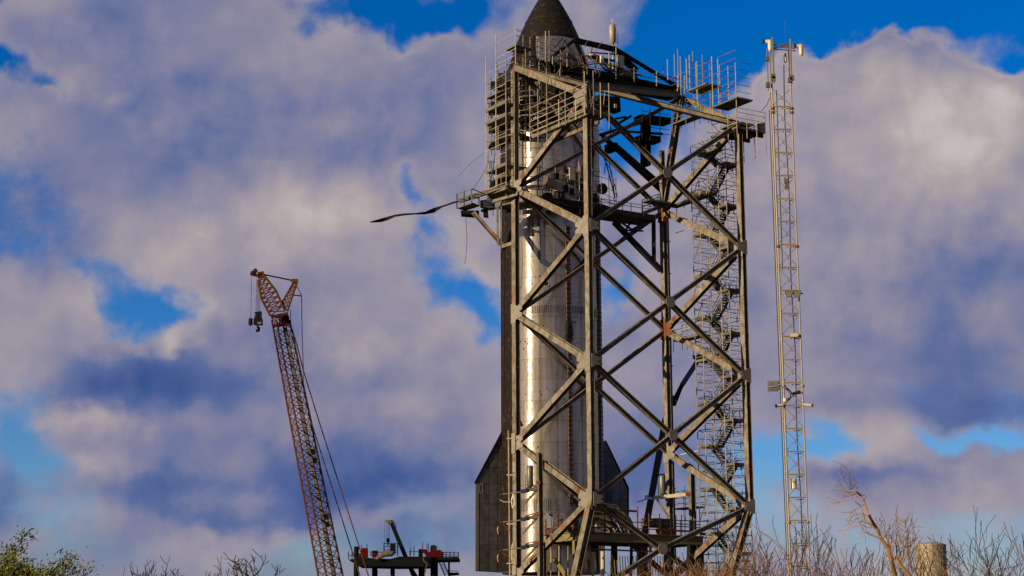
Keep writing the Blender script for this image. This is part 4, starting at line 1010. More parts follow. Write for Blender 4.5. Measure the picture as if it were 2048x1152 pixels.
# ------------------------------------------------------------------ boom lift
def boom_lift():
    Y = 172; g = lambda x, y, o=0: at(x, y, Y + o)
    t = thing('boom_lift', 'blue boom lift reaching up behind the stand to the stair tower', 'boom lift', zz(g(1290, 1100), GZ))
    bar(t, 'lower_boom', g(1286, 1085), g(1331, 838), DBLUE, .62, .55, 'box', V((1, 0, 0)))
    bar(t, 'lower_boom', g(1331, 838), g(1336, 815), DBLUE, .5, .45, 'box', V((1, 0, 0)))
    b = MB(); b.prism([g(1343, 790), g(1351, 792), g(1352, 810), g(1345, 812), g(1338, 828), g(1333, 822)], V((0, .5, 0))); baked('elbow', b, BLUE, t)
    bar(t, 'upper_boom', g(1346, 805), g(1366, 766), DARK, .4, .36, 'box', V((1, 0, 0)))
    bar(t, 'upper_boom', g(1364, 770), g(1402, 712), BLUE, .48, .42, 'box', V((1, 0, 0)))
    bar(t, 'cylinder', g(1350, 812), g(1366, 772), DARK, .13); bar(t, 'cylinder', g(1367, 762), g(1396, 722), CABLE, .1)
    b = MB(); b.prism([g(1387, 714), g(1400, 707), g(1415, 712), g(1415, 718), g(1396, 718)], V((0, 1.0, 0))); baked('basket', b, CABG, t)
    for x in (1387, 1396, 1406, 1415): bar(t, 'basket_post', g(x, 715), g(x, 694), GALV, .07)
    bar(t, 'basket_rail', g(1386, 694), g(1416, 696), GALV, .06); b = MB(); b.box(g(1387, 712, -.1), V((.12, 0, 0)), V((0, .1, 0)), UP * .07); baked('control_box', b, REDP, t)
    b = MB(); b.box(zz(g(1286, 1100), GZ + 1.6), V((1.2, 0, 0)), V((0, 2.2, 0)), UP * .6); baked('chassis', b, BLUE, t)
    b = MB(); c = g(1284, 1092); b.box(zz(c, (c.z + GZ + 2.2) / 2), V((.5, 0, 0)), V((0, .6, 0)), UP * (c.z - GZ - 2.2) / 2); baked('turret', b, DBLUE, t)
    for sx in (-1, 1):
        for sy in (-1, 1):
            c = zz(g(1286, 1100), GZ + .55) + V((1.25 * sx, 1.5 * sy, 0)); b = MB(); b.tube([c - V((.2, 0, 0)), c + V((.2, 0, 0))], .55, 18); baked('wheel', b, CABLE, t)
boom_lift()

# ------------------------------------------------------------------ camera mast
def mast():
    Y = 120.0
    g = lambda x, y, o=0: at(x, y, Y + o)
    # lateral positions of the three legs as a function of photo height
    lx = lambda y: 1544 + (y - 180) * .0390
    rx = lambda y: 1582 + (y - 180) * .0385
    bx = lambda y: lx(y) - 5.5 + (0)
    t = thing('camera_mast', 'slender pale lattice mast standing alone right of the test stand', 'mast', zz(g(lx(1152) + 18, 1152), GZ))
    def leg(fx, y0, y1, d, o): 
        a, b = g(fx(y1), y1, o), g(fx(y0), y0, o); k = (GZ - a.z) / (b.z - a.z)
        bar(t, 'leg', a + (b - a) * k, b, MASTM, d, None, 'pipe')
    leg(lx, 165, 1152, .125, -.25); leg(rx, 165, 1152, .11, -.25); leg(lambda y: lx(y) - 4 + (rx(y) - lx(y)) * .0, 185, 1152, .10, 1.0)
    bk = lambda y: lx(y) - 4
    ys = [128, 174] + [213 + 46 * k for k in range(21)]
    ys = [q for q in ys]
    for i, y in enumerate(ys):
        if y > 174:
            bar(t, 'rung', g(lx(y), y, -.25), g(rx(y), y, -.25), MASTM, .10, .08, 'box'); bar(t, 'rung', g(bk(y), y + 5, 1.0), g(rx(y), y + 4, -.22), MASTM, .06)
        if 0 < i < len(ys) - 1:
            y2 = ys[i + 1]
            bar(t, 'lattice_bar', g(lx(y), y + 3, -.25), g(rx(y2), y2 - 2, -.25), MASTM, .045); bar(t, 'lattice_bar', g(rx(y), y + 3, -.22), g(lx(y2), y2 - 2, -.22), MASTM, .045)
            bar(t, 'lattice_bar', g(bk(y), y + 6, 1), g(rx(y2), y2, -.2), MASTM, .04)
    for y in (217, 225, 493, 772, 1045):
        for f in (lx, rx): 
            b = MB(); c = g(f(y), y, -.25); b.tube([c - UP * .07, c + UP * .07], .15, 12); baked('flange', b, MASTM if y > 600 else RUST, t)
    # head frame
    for x, y0, y1, o in ((1534, 98, 180, .3), (1545, 75, 166, -.4), (1580.5, 78, 168, -.3), (1577, 90, 160, .7), (1540, 100, 172, .9)):
        bar(t, 'head_tube', g(x + (y1 - y0) * .03, y1, o), g(x, y0, o), MASTM, .13 if o < 0 else .09)
    for a, c in (((1545, 88), (1590, 97)), ((1545, 96), (1584, 92)), ((1536, 97), (1592, 102)), ((1550, 91), (1578, 88))): bar(t, 'head_bar', g(*a, -.3), g(*c, .2), MASTM, .09)
    for x, y in ((1536, 170), (1547, 153), (1547, 158), (1580, 160), (1584, 156), (1535, 117)):
        b = MB(); b.box(g(x, y, -.35), V((.13, 0, 0)), V((0, .12, 0)), UP * .17); baked('clamp', b, CABG, t)
    bar(t, 'aerial', g(1572, 100, .5), g(1570, 42, .5), mat('dark_aerial', (.03, .09, .12), .5), .035)
    mb = MB(); mb.tube([g(1553 + (y - 180) * .034, y, -.1) for y in range(180, 560, 40)], .03, 5); baked('cable', mb, CABLE, t)
    mb = MB(); mb.tube([g(1567 + (y - 130) * .0385 + 1.5 * math.sin(y * .02), y, .3) for y in range(130, 1150, 40)], .035, 5); baked('cable', mb, CABLE, t)
    mb = MB(); mb.tube([g(bk(y) - 3, y, .6) for y in range(220, 1150, 60)], .025, 5); baked('cable', mb, CABLE, t)
    # things mounted on the mast
    grp = 'white security cameras on the lattice mast'
    def pod(px, py, ax, label, s=1.0, o=-.3):
        c = g(px, py, o); t2 = thing('security_camera', label, 'camera', c, grp)
        b = MB(); b.lathe(V((c.x, c.y, 0)), [(.02, c.z + .42 * s), (.12 * s, c.z + .42 * s), (.155 * s, c.z + .3 * s), (.155 * s, c.z - .22 * s), (.12 * s, c.z - .36 * s), (.02, c.z - .42 * s)], 16); baked('housing', b, WHITE, t2, True)
        b = MB(); e = c + UP * .36 * s; b.prism([e + V((0, -.1, .08)), e + V((ax * s, -.06, .05)), e + V((ax * s, -.06, -.05)), e + V((ax * .2, -.1, -.22 * s)), e + V((0, -.1, -.2 * s))], V((0, .2, 0))); baked('bracket', b, WHITE, t2)
        b = MB(); b.box(e + V((ax * s, 0, 0)), V((.04, 0, 0)), V((0, .14, 0)), UP * .15); baked('mount', b, DARK, t2)
    pod(1540, 92, -.46, 'white capsule camera at the top left of the mast head')
    pod(1602, 101, -.42, 'white capsule camera sticking out right of the mast head')
    pod(1570.5, 118, .02, 'small white dome camera hanging in the middle of the mast head', .7, .3)
    def bullet(px, py, dx, label):
        c = g(px, py, -.5); t2 = thing('security_camera', label, 'camera', c, grp)
        b = MB(); d = V((dx, -.25, -.14)).normalized(); b.tube([c - d * .22, c + d * .2], .1, 12); baked('housing', b, WHITE, t2); b = MB(); b.tube([c + d * .21, c + d * .3], .115, 12); baked('hood', b, DARK, t2)
        bar(t2, 'bracket', c - d * .2, g(lx(py) if dx < 0 else rx(py), py - 2, -.25), WHITE, .08)
    bullet(1559, 811, -1, 'white bullet camera pointing left low on the mast'); bullet(1617, 810, 1, 'white bullet camera pointing right low on the mast')
    def flood(x0, y0, x1, y1, label, o, m, tilt):
        t2 = thing('floodlight', label, 'floodlight', g((x0 + x1) / 2, (y0 + y1) / 2, o), 'floodlights on the mast')
        n = 2
        for i in range(n):
            xa, xb = x0 + (x1 - x0) * i / n + .6, x0 + (x1 - x0) * (i + 1) / n - .6
            b = MB(); b.prism([g(xa, y0, o), g(xb, y0, o), g(xb - tilt, y1, o - .3), g(xa + tilt, y1, o - .3)], V((0, .22, .05))); lamp = baked('lamp_head', b, m, t2)
            b = MB(); b.prism([g(xa + 1.3, y0 + 1.5, o - .03), g(xb - 1.3, y0 + 1.5, o - .03), g(xb - tilt - 1.3, y1 - 1.5, o - .31), g(xa + tilt + 1.3, y1 - 1.5, o - .31)], V((0, .02, .01))); baked('lens', b, mat('floodlight_glass', (.16, .17, .15), .2), lamp)
        bar(t2, 'bar', g(x0, (y0 + y1) / 2, o + .25), g(x1 + 3, (y0 + y1) / 2 - 1, o + .25), MASTM, .1)
    flood(1570, 581, 1603, 595, 'twin floodlight tilted down on the upper half of the mast', -.5, CABG, 2.5)
    flood(1535, 762, 1557, 772, 'upper twin lamp of the floodlight stack left of the mast', -.3, MASTM, 0)
    flood(1535, 774, 1557, 783, 'lower twin lamp of the floodlight stack left of the mast', -.3, MASTM, 0)
    bar(t, 'arm', g(1556, 773, -.3), g(lx(773), 770, -.25), MASTM, .09); bar(t, 'arm', g(1548, 765, -.25), g(1566, 760, -.25), MASTM, .06)
    b = MB(); b.prism([g(1584, 785, -.4), g(1600, 780, -.4), g(1603, 786, -.4), g(1588, 789, -.4)], V((0, .4, 0))); baked('junction_box', b, DARK, t)
    mb = MB(); mb.tube([g(1571, 776, -.4), g(1582, 784, -.4), g(1580, 796, -.4), g(1570, 800, -.4)], .04, 5); mb.tube([g(1574, 775, -.4), g(1588, 790, -.4), g(1575, 803, -.4)], .03, 5); baked('cable', mb, CABLE, t)
    b = MB(); c = g(1570, 800, -.35); b.tube([c - UP * .12, c + UP * .12], .14, 12); baked('camera_dome', b, WHITE, t)
    b = MB(); c = g(1588, 671, -.3); b.box(c, V((.22, 0, 0)), V((0, .2, 0)), UP * .12); baked('junction_box', b, WHITE, t)
    mb = MB(); mb.tube([g(1592 + 4 * math.cos(a * .7), 674 + 4 * math.sin(a * .7), -.35) for a in range(9)], .03, 5); baked('cable', mb, CABLE, t)
    for x, y in ((1572, 362), (1574, 372)): b = MB(); b.box(g(x, y, -.3), V((.12, 0, 0)), V((0, .12, 0)), UP * .15); baked('junction_box', b, CABG, t)
    b = MB(); c = g(1587, 968, .1); b.tube([c - UP * .32, c + UP * .32], .22, 16); t2 = baked('equipment_drum', b, WHITE, None, False, origin=c); tag(t2, 'white round equipment box fixed inside the lower mast', 'equipment box')
    mb = MB(); p0, p1 = g(1543, 185, .5), at(1523, 222, 146); mb.tube([p0, (p0 * .6 + p1 * .4) - UP * .3, p1], .025, 5); o = baked('guy_line', mb, CABLE, None, origin=p0); tag(o, 'thin dark line from mast top to the corner platform rail', 'line')
mast()

# ------------------------------------------------------------------ lattice crane
def crane():
    Y = 225.0; g = lambda x, y, o=0: at(x, y, Y + o)
    t = thing('crawler_crane', 'orange and red lattice boom crane leaning left behind the site', 'crane', zz(g(700, 1152), GZ))
    # four boom chords: photo x as function of y, depth offset
    ch = [(lambda y: 542.5 + (y - 635) * .182, -1.0), (lambda y: 554.5 + (y - 650) * .196, -2.4), (lambda y: 576 + (y - 624) * .208, .6), (lambda y: 566 + (y - 624) * .199, 1.8)]
    segs = [635 + 22 * k for k in range(0, 33)]
    for f, o in ch:
        bar(t, 'chord', g(f(745), 745, o), g(f(640), 640, o), CRED, .22); bar(t, 'chord', g(f(1360), 1360, o), g(f(746), 746, o), ORANGE, .24)
    for i in range(len(segs) - 1):
        y, y2 = segs[i], segs[i + 1]; m = CRED if y < 740 else ORANGE
        if y > 1165: break
        for (fa, oa), (fb, ob) in ((ch[0], ch[1]), (ch[1], ch[2]), (ch[2], ch[3]), (ch[3], ch[0])):
            a, b, c, d = g(fa(y), y, oa), g(fb(y2), y2, ob), g(fa(y2), y2, oa), g(fb(y), y, ob)
            bar(t, 'lacing', a, b, m, .11)
            bar(t, 'lacing', c, d, m, .09)
            if i % 2 == 0: bar(t, 'lacing', a, d, m, .09)
    # hoist cables and ladder inside the boom
    mb = MB()
    for k in range(4): mb.tube([g(564 + k * 1.8 + (y - 640) * .197, y, 0) for y in (640, 900, 1200)], .11, 5)
    baked('hoist_cable', mb, mat('greasy_cable', (.03, .018, .02), .7), t)
    for y in (905, 922, 1035, 1050): 
        mb = MB(); x = ch[2][0](y); mb.prism([g(x - 22, y - 6, .3), g(x - 2, y - 8, .3), g(x, y + 4, .3), g(x - 20, y + 5, .3)], V((0, .1, 0))); baked('boom_platform', mb, CABG, t)
    mb = MB(); mb.prism([g(543, 633, -1.2), g(576, 626, -.4), g(579, 650, -.4), g(547, 652, -1.2)], V((0, .15, 0))); 
    for (x, y, x2, y2) in ((543, 634, 576, 627), (545, 652, 579, 648), (560, 628, 562, 652)): bar(t, 'head_frame', g(x, y, -1), g(x2, y2, -1), CRED, .35, .3, 'box')
    bar(t, 'head_frame', g(558, 640, 0), g(578, 638, 0), CRED, .9, .6, 'box')
    # boom head leaning left and the strut leaning right
    def lattice(l, r, d0, d1, n, m, w):
        """l, r: polylines in photo pixels of the two edges"""
        def P(pl, s):
            s *= len(pl) - 1; i = min(int(s), len(pl) - 2); f = s - i
            return (pl[i][0] + (pl[i + 1][0] - pl[i][0]) * f, pl[i][1] + (pl[i + 1][1] - pl[i][1]) * f)
        for o in (d0, d1):
            for pl in (l, r):
                for a, b in zip(pl[:-1], pl[1:]): bar(t, 'head_chord', g(*a, o), g(*b, o), m, w)
            for k in range(n):
                a, b, c, d = P(l, k / n), P(r, k / n), P(l, (k + 1) / n), P(r, (k + 1) / n)
                bar(t, 'head_lacing', g(*a, o), g(*d, o), m, w * .55); bar(t, 'head_lacing', g(*b, o), g(*c, o), m, w * .5); bar(t, 'head_lacing', g(*c, o), g(*d, o), m, w * .5)
        for k in range(0, n + 1, 2):
            for pl in (l, r): a = P(pl, k / n); bar(t, 'head_lacing', g(*a, d0), g(*a, d1), m, w * .5)
    lattice([(541, 632), (523, 598), (516, 562)], [(570, 622), (552, 582), (526, 548)], -1.2, 1.0, 8, ORANGE, .3)
    lattice([(560, 612), (588, 563)], [(575, 622), (594, 566)], -1.0, .8, 7, ORANGE, .24)
    bar(t, 'tie_bar', g(527, 549), g(590, 562), CABLE, .16, .16, 'box'); bar(t, 'head_frame', g(583, 562), g(596, 562), ORANGE, .5, .4, 'box')
    bar(t, 'head_frame', g(516, 551), g(528, 549), ORANGE, .8, .5, 'box'); bar(t, 'head_frame', g(501, 548), g(520, 553), CRED, .3, .3, 'box'); bar(t, 'head_frame', g(508, 541), g(512, 552), CRED, .35, .3, 'box')
    for x, y in ((505, 546), (511, 541), (517, 552), (523, 550)):
        b = MB(); c = g(x, y); b.tube([c - V((0, .25, 0)), c + V((0, .25, 0))], .24, 14); baked('sheave', b, CRED if x < 515 else ORANGE, t)
    bar(t, 'spreader', g(586, 590), g(603, 592), ORANGE, .16); bar(t, 'spreader', g(594, 573), g(603, 591), ORANGE, .1)
    for pts, w in (([(603, 591), (604.5, 680), (607, 742)], .1), ([(583, 655), (594, 690), (607, 742)], .16), ([(607, 742), (641, 852), (737, 1152), (800, 1350)], .15), ([(583, 655), (625, 852), (720, 1152), (780, 1350)], .15), ([(581, 620), (582, 655)], .09), ([(607, 742), (607, 775)], .07)):
        for a, b in zip(pts[:-1], pts[1:]): bar(t, 'pendant', g(*a, .3), g(*b, .3), ORANGE if w > .1 else CRED, w)
    for x, y in ((603.5, 635), (620, 783), (634, 890), (668, 990), (649, 930), (685, 1050), (655, 890)): pass
    # base machine, out of frame but there
    b = MB(); b.box(zz(g(735, 1200), GZ + 3.2), V((5, 0, 0)), V((0, 2.2, 0)), UP * 1.6); baked('machine_body', b, ORANGE, t)
    for s in (-1, 1): b = MB(); b.box(zz(g(720, 1200), GZ + .8) + V((0, 2.6 * s, 0)), V((5.5, 0, 0)), V((0, .6, 0)), UP * .8); baked('crawler_track', b, CABLE, t)
    # hook block
    h = thing('hook_block', 'black crane hook block hanging on four falls below the crane head', 'hook block', g(515, 662))
    for x, x2 in ((513, 512), (515, 514.5), (517, 517), (519, 519.5)): bar(h, 'hoist_rope', g(x, 558), g(x2, 624), CABLE, .05)
    b = MB(); b.prism([g(509, 624), g(522, 622), g(522, 632), g(524, 638), g(524, 649), g(506.5, 648), g(507, 638), g(509.5, 634)], V((0, .8, 0))); baked('block', b, BLACK, h)
    b = MB(); b.box(g(519, 646, -.05), V((.25, 0, 0)), V((0, .05, 0)), UP * .15); baked('plate', b, CABG, h); b = MB(); b.box(g(511, 629, -.05), V((.1, 0, 0)), V((0, .05, 0)), UP * .12); baked('plate', b, CANV, h)
    mb = MB(); mb.tube([g(515, 649), g(515, 653), g(517.5, 656), g(517, 661), g(514, 662.5), g(512, 659)], [.12, .14, .2, .22, .18, .08], 8); baked('hook', mb, BLACK, h, True)
    h = thing('hook_ball', 'small red headache ball on a single line left of the hook block', 'hook', g(501, 650))
    bar(h, 'hoist_rope', g(503.5, 552), g(501.5, 636), CABLE, .05); b = MB(); c = g(501, 643); b.tube([c - UP * .5, c - UP * .4, c + UP * .35, c + UP * .45], [.1, .27, .27, .1], 12); baked('ball', b, CRED, h, True); bar(h, 'hook', g(501, 649), g(501, 653), CABLE, .1)
crane()

# ------------------------------------------------------------------ far launch platform
def far_platform():
    Y = 420.0; g = lambda x, y, o=0: at(x, y, Y + o)
    t = thing('launch_mount', 'dark distant platform on thick columns at the bottom edge of the view', 'platform', zz(g(800, 1152), GZ))
    FD = mat('far_shaded_steel', (.006, .009, .014), .9, grime=.2, spec=.03)  # the platform's shadow is put into this near-black base colour
    for i, (x0, x1, yt) in enumerate(((708, 718, 1093), (744, 755.5, 1120), (781, 790, 1120), (837, 850, 1118), (861, 876, 1118), (896, 900, 1118))):
        c = g((x0 + x1) / 2, yt, (0, 4, -3, 3, -2, 0)[i]); bar(t, 'column', zz(c, GZ), c, FD, (x1 - x0) / FPX * Y, None, 'pipe')
    def slab(nm, poly, d, m=FD, o=0):
        b = MB(); b.prism([g(x, y, o) for x, y in poly], V((0, d, 0))); return baked(nm, b, m, t)
    slab('deck', [(708, 1111), (740, 1116), (780, 1118), (800, 1113), (862, 1113), (862, 1122), (862, 1132), (790, 1133), (715, 1131), (708, 1125)], 14, o=-7)
    slab('deck', [(697, 1119), (712, 1117), (712, 1123), (700, 1122)], 8, o=-4)
    slab('deck', [(852, 1115), (917, 1114), (917, 1119.5), (880, 1120), (862, 1121)], 12, o=-6)
    slab('fascia', [(720, 1128), (862, 1129), (862, 1133), (720, 1132)], .5, o=-8)
    slab('walkway', [(896, 1146), (917, 1145), (917, 1148), (896, 1150)], 6, o=-3)
    for x in (697, 704, 742, 752, 765, 772, 820, 828, 838, 870, 886, 892, 900, 908, 917):
        bar(t, 'rail_post', g(x, 1118 if x > 880 or x < 710 else 1112, -6), g(x, 1103, -6), FD, .18, .18, 'box')
    for (x0, x1, y) in ((697, 712, 1111), (740, 770, 1104), (740, 770, 1110), (818, 840, 1103), (884, 917, 1105), (884, 917, 1109.5), (884, 917, 1113)): bar(t, 'rail', g(x0, y, -6), g(x1, y + .5, -6), FD, .15, .15, 'box')
    for x in (768, 795.5): bar(t, 'rail_post', g(x, 1112, -5), g(x, 1086, -5), FD, .22, .22, 'box')
    for y in (1087, 1093, 1100): bar(t, 'rail', g(768, y, -5), g(796, y, -5), FD, .15, .15, 'box')
    for x, yt in ((723, 1089), (734, 1088), (821, 1096), (828, 1093), (845, 1085), (854, 1088), (857, 1086), (874, 1091)): bar(t, 'pole', g(x, 1112), g(x, yt), FD, .16)
    # stair on the right
    for k in range(8): bar(t, 'stair_tread', g(878 + k * 1.7, 1120 + k * 4), g(886 + k * 1.7, 1120 + k * 4), FD, .16, .5, 'box')
    for x in (876, 885): bar(t, 'stringer', g(x, 1119), g(x + 14, 1152), FD, .25, .25, 'box')
    for y in (1143, 1147): bar(t, 'rail', g(898, y - 2), g(917, y), FD, .14)
    bar(t, 'inclined_leg', g(818, 1131), g(842, 1170), FD, .9, .9, 'box')
    mb = MB(); mb.tube([g(846, 1114, -8), g(848, 1122, -8), g(855, 1128, -8), g(852, 1136, -8), g(849, 1150, -8)], .13, 5); baked('hose', mb, CANV, t)
    def solo(nm, lab, cat, poly, d, m, o=-3, grp=None):
        b = MB(); b.prism([g(x, y, o) for x, y in poly], V((0, d, 0))); x, y = poly[-1]; ob = baked(nm, b, m, None, origin=g(x, y, o)); return tag(ob, lab, cat, grp)
    FRED = mat('far_red', (.09, .004, .004), .9, grime=.4, spec=.03)
    solo('red_container', 'tall square red container on the left end of the far platform', 'container', [(718, 1114), (718, 1107), (723, 1105), (723, 1096), (734.5, 1096), (735, 1114)], 2, FRED)
    solo('dark_drum', 'dark drum with a red skirt beside the far red container', 'drum', [(744, 1101), (755, 1101), (755, 1113), (744, 1113)], 2, FD)
    solo('red_skirt', 'red sloping cover below the dark drum on the far platform', 'cover', [(744, 1107.5), (754, 1107), (761, 1112), (756, 1115), (744, 1115)], 1.5, FRED, -4)
    solo('dark_tank', 'dark upright box rising behind the cream bundle on the far platform', 'box', [(780, 1087), (790, 1087), (790, 1103), (780, 1103)], 2, FD, 0)
    solo('dark_tank', 'dark upright drum above the red machinery on the far platform', 'drum', [(861, 1092), (863, 1090), (870, 1090), (872, 1092), (872, 1103), (860, 1103)], 2, mat('far_grey', (.016, .017, .02), .9, spec=.03), 0)
    solo('dark_tank', 'dark square box left of the red machinery on the far platform', 'box', [(837, 1098), (845, 1098), (845, 1113), (837, 1113)], 2, FD, 0)
    solo('red_machinery', 'lumpy red machinery with pipes on the right end of the far platform', 'machinery', [(844, 1098), (854, 1099), (856, 1105), (864, 1102), (872, 1101), (880, 1099), (887, 1106), (886, 1114), (852, 1114), (850, 1108), (844, 1104)], 2, FRED, -2)
    mb = MB(); mb.tube([g(752, 1119, -8), g(757, 1115, -8), g(766, 1109, -8), g(772, 1108, -8), g(784, 1107, -8), g(792, 1103.5, -8)], [.3, .45, .7, .65, .6, .2], 10); ob = baked('canvas_bundle', mb, CANV, None, True, origin=g(770, 1112, -8)); tag(ob, 'cream canvas bundle draped on the edge of the far platform', 'tarpaulin')
    c = thing('mobile_crane', 'small dark telescopic crane with hook rising behind the far platform', 'crane', zz(g(840, 1160, 3), GZ))
    bar(c, 'boom', g(860, 1230, 4), g(783, 1046, 4), FD, .95, .8, 'box', V((1, 0, 0)))
    b = MB(); b.prism([g(769, 1042, 4), g(772, 1040, 4), g(786, 1040, 4), g(788, 1046, 4), g(776, 1047, 4)], V((0, .8, 0))); baked('boom_head', b, CANV, c)
    for x in (773.5, 777, 778.5): bar(c, 'hoist_rope', g(x, 1044, 4), g(x, 1078, 4), CABLE, .07)
    bar(c, 'hoist_rope', g(769, 1043, 4), g(768.5, 1090, 4), CABLE, .05)
    mb = MB(); mb.tube([g(776, 1076, 4), g(776, 1078, 4), g(776, 1083, 4), g(776, 1086, 4), g(776, 1089, 4), g(776, 1090.5, 4)], [.15, .45, .42, .15, .22, .1], 10); baked('hook', mb, FD, c, True)
    mb = MB(); mb.tube([g(781, 1040, 4), g(790, 1046, 4), g(792, 1056, 4)], .08, 5); baked('cable', mb, CABLE, c)
far_platform()

# ------------------------------------------------------------------ white storage tank behind the trees
def tank():
    Y = 330.0; c = at(1864, 1152, Y); r = 30 / FPX * Y
    t = thing('storage_tank', 'plain white cylindrical storage tank behind the bare trees', 'tank', zz(c, GZ))
    zt = at(1864, 1086, Y).z; b = MB(); b.lathe(zz(c, 0), [(r, GZ), (r, zt - .5)], 40); baked('shell', b, mat('tank_white', (.33, .30, .25), .6, grime=.4), t, True)
    b = MB(); b.lathe(zz(c, 0), [(r + .06, zt - .5), (r + .06, zt - .35), (r * .8, zt - .1), (r * .3, zt + .1), (.02, zt + .12)], 40); baked('roof', b, MATS['tank_white'], t, True)
    for k in range(14): a = R(-70 + k * 10.5); bar(t, 'seam', V((c.x + r * math.sin(a), c.y - r * math.cos(a), GZ)), V((c.x + r * math.sin(a), c.y - r * math.cos(a), zt - .5)), MATS['tank_white'], .07)
    for k in (-.14, .14): bar(t, 'ladder_rail', V((c.x + 1.2 + k, c.y - r - .15, GZ)), V((c.x + 1.2 + k, c.y - r - .15, zt)), GALVD, .06)
    for k in range(30): z = GZ + .4 + k * .55; bar(t, 'rung', V((c.x + 1.06, c.y - r - .15, z)), V((c.x + 1.34, c.y - r - .15, z)), GALVD, .05)
    for q in (.25, .5, .75): b = MB(); z = GZ + (zt - GZ) * q; b.lathe(zz(c, 0), [(r, z - .06), (r + .03, z - .06), (r + .03, z + .06), (r, z + .06)], 40); baked('band', b, MATS['tank_white'], t)
tank()

# ------------------------------------------------------------------ trees and brush
def branchy(mb, p, d, length, rad, depth, rg, spread=.5, upw=.25, curl=.18, minr=.006, fork=(2, 3), side=.5):
    """recursive crooked branch: tapered tube of several segments, then forks"""
    n = 5 if depth > 0 else 3; pts = [p]; rs = [rad]; dd = d.normalized(); step = length / n
    for i in range(n):
        dd = (dd + V((rg.gauss(0, curl), rg.gauss(0, curl), rg.gauss(0, curl) + upw * .25))).normalized()
        pts.append(pts[-1] + dd * step); rs.append(max(minr, rad * (1 - .45 * (i + 1) / n)))
        if depth > 0 and i > 0 and rg.random() < side:
            sd_ = (dd + V((rg.gauss(0, spread), rg.gauss(0, spread), rg.gauss(0, spread) + upw))).normalized()
            branchy(mb, pts[-1], sd_, length * rg.uniform(.45, .8), rs[-1] * .62, depth - 1, rg, spread, upw, curl, minr, fork, side)
    mb.tube(pts, rs, 5 if rad > .03 else (4 if rad > .012 else 3), cap=False)
    if depth > 0:
        for k in range(rg.randint(*fork)):
            sd_ = (dd + V((rg.gauss(0, spread), rg.gauss(0, spread), rg.gauss(0, spread) + upw))).normalized()
            branchy(mb, pts[-1], sd_, length * rg.uniform(.55, .85), rs[-1] * .8, depth - 1, rg, spread, upw, curl, minr, fork, side)
def bare_tree(px, ytop, Y, seed, label, m=BARK, stems=4, spread=.4, depth=2, rad=.05, minr=.007, group='bare trees along the bottom edge', fan=.5, tf=.45, curl=.17, side=.4, wide=1.0):
    """tf: height (share of the whole) where the stems leave the short trunks"""
    rg = random.Random(seed); base = zz(at(px, 1152, Y), GZ); H = at(px, ytop, Y).z - GZ
    t = thing('bare_tree', label, 'tree', base, group)
    s = MB(); b = MB()
    for k in range(stems):
        a = 2 * math.pi * (k + rg.random()) / stems; d = V((math.cos(a), math.sin(a), 0)); f = tf * rg.uniform(.75, 1.1)
        p0 = base + d * rad * 1.2; p1 = base + d * fan * H * f * .35 + UP * H * f * .5; p2 = base + d * fan * H * f * .8 + UP * H * f
        if stems == 1: p1 = base + UP * H * f * .5 + d * .05; p2 = base + UP * H * f + d * .1
        r = rad * rg.uniform(.7, 1.1)
        s.tube([p0 - UP * .1, p1, p2], [r * 1.5, r * 1.2, r], 6)
        for q in range(2 if stems > 1 else 4):
            dd = ((p2 - p1).normalized() + V((rg.gauss(0, spread), rg.gauss(0, spread), .1))).normalized()
            branchy(b, p2, dd, H * (1 - tf) * rg.uniform(.42, .6), r * .72, depth, rg, spread, .25, curl, minr, (1, 2), side)
    zm = max(v[2] for v in b.v); z0 = GZ + H * tf * .75; f = (GZ + H - z0) / (zm - z0)
    b.v = [(base.x + (x - base.x) * wide, base.y + (y - base.y) * wide, z0 + (z - z0) * (f if z > z0 else 1)) for x, y, z in b.v]
    baked('trunk', s, m, t); baked('crown', b, m, t)
TREES = [
    (1528, 1052, 54, 'slim bare tree with upright twigs, just right of the stand leg'),
    (1562, 1012, 52, 'taller bare tree between the stand leg and the lattice mast'),
    (1602, 1040, 50, 'bare tree with twigs growing around the foot of the lattice mast'),
    (1650, 1006, 47, 'tall bare tree with upright purple-brown twigs right of the mast foot'),
    (1694, 1058, 53, 'low bare tree left of the golden leaning trunk'),
    (1745, 1078, 49, 'short bare shrubby tree under the golden leaning tree'),
    (1790, 1020, 52, 'bare tree with open twigs between the golden leaning tree and white tank'),
    (1842, 1062, 46, 'bare tangled tree crossing the left side of the white tank'),
    (1905, 1000, 55, 'bare tree with fine tall twigs right behind the white tank'),
    (1962, 1026, 50, 'bare dark tree with forked limbs, second from the right edge'),
    (2012, 1012, 51, 'bare dark tree with the tallest fork near the right edge'),
    (2044, 1050, 48, 'bare dark tree cut by the right edge of the view'),
]
for i, (px, yt, Y, lab) in enumerate(TREES):
    bare_tree(px, yt + 14, Y, 40 + i, lab, BARK if i < 9 else BARKD, 4, .36, 2, .036, .0085, fan=.18, tf=.42, curl=.17, side=.35)
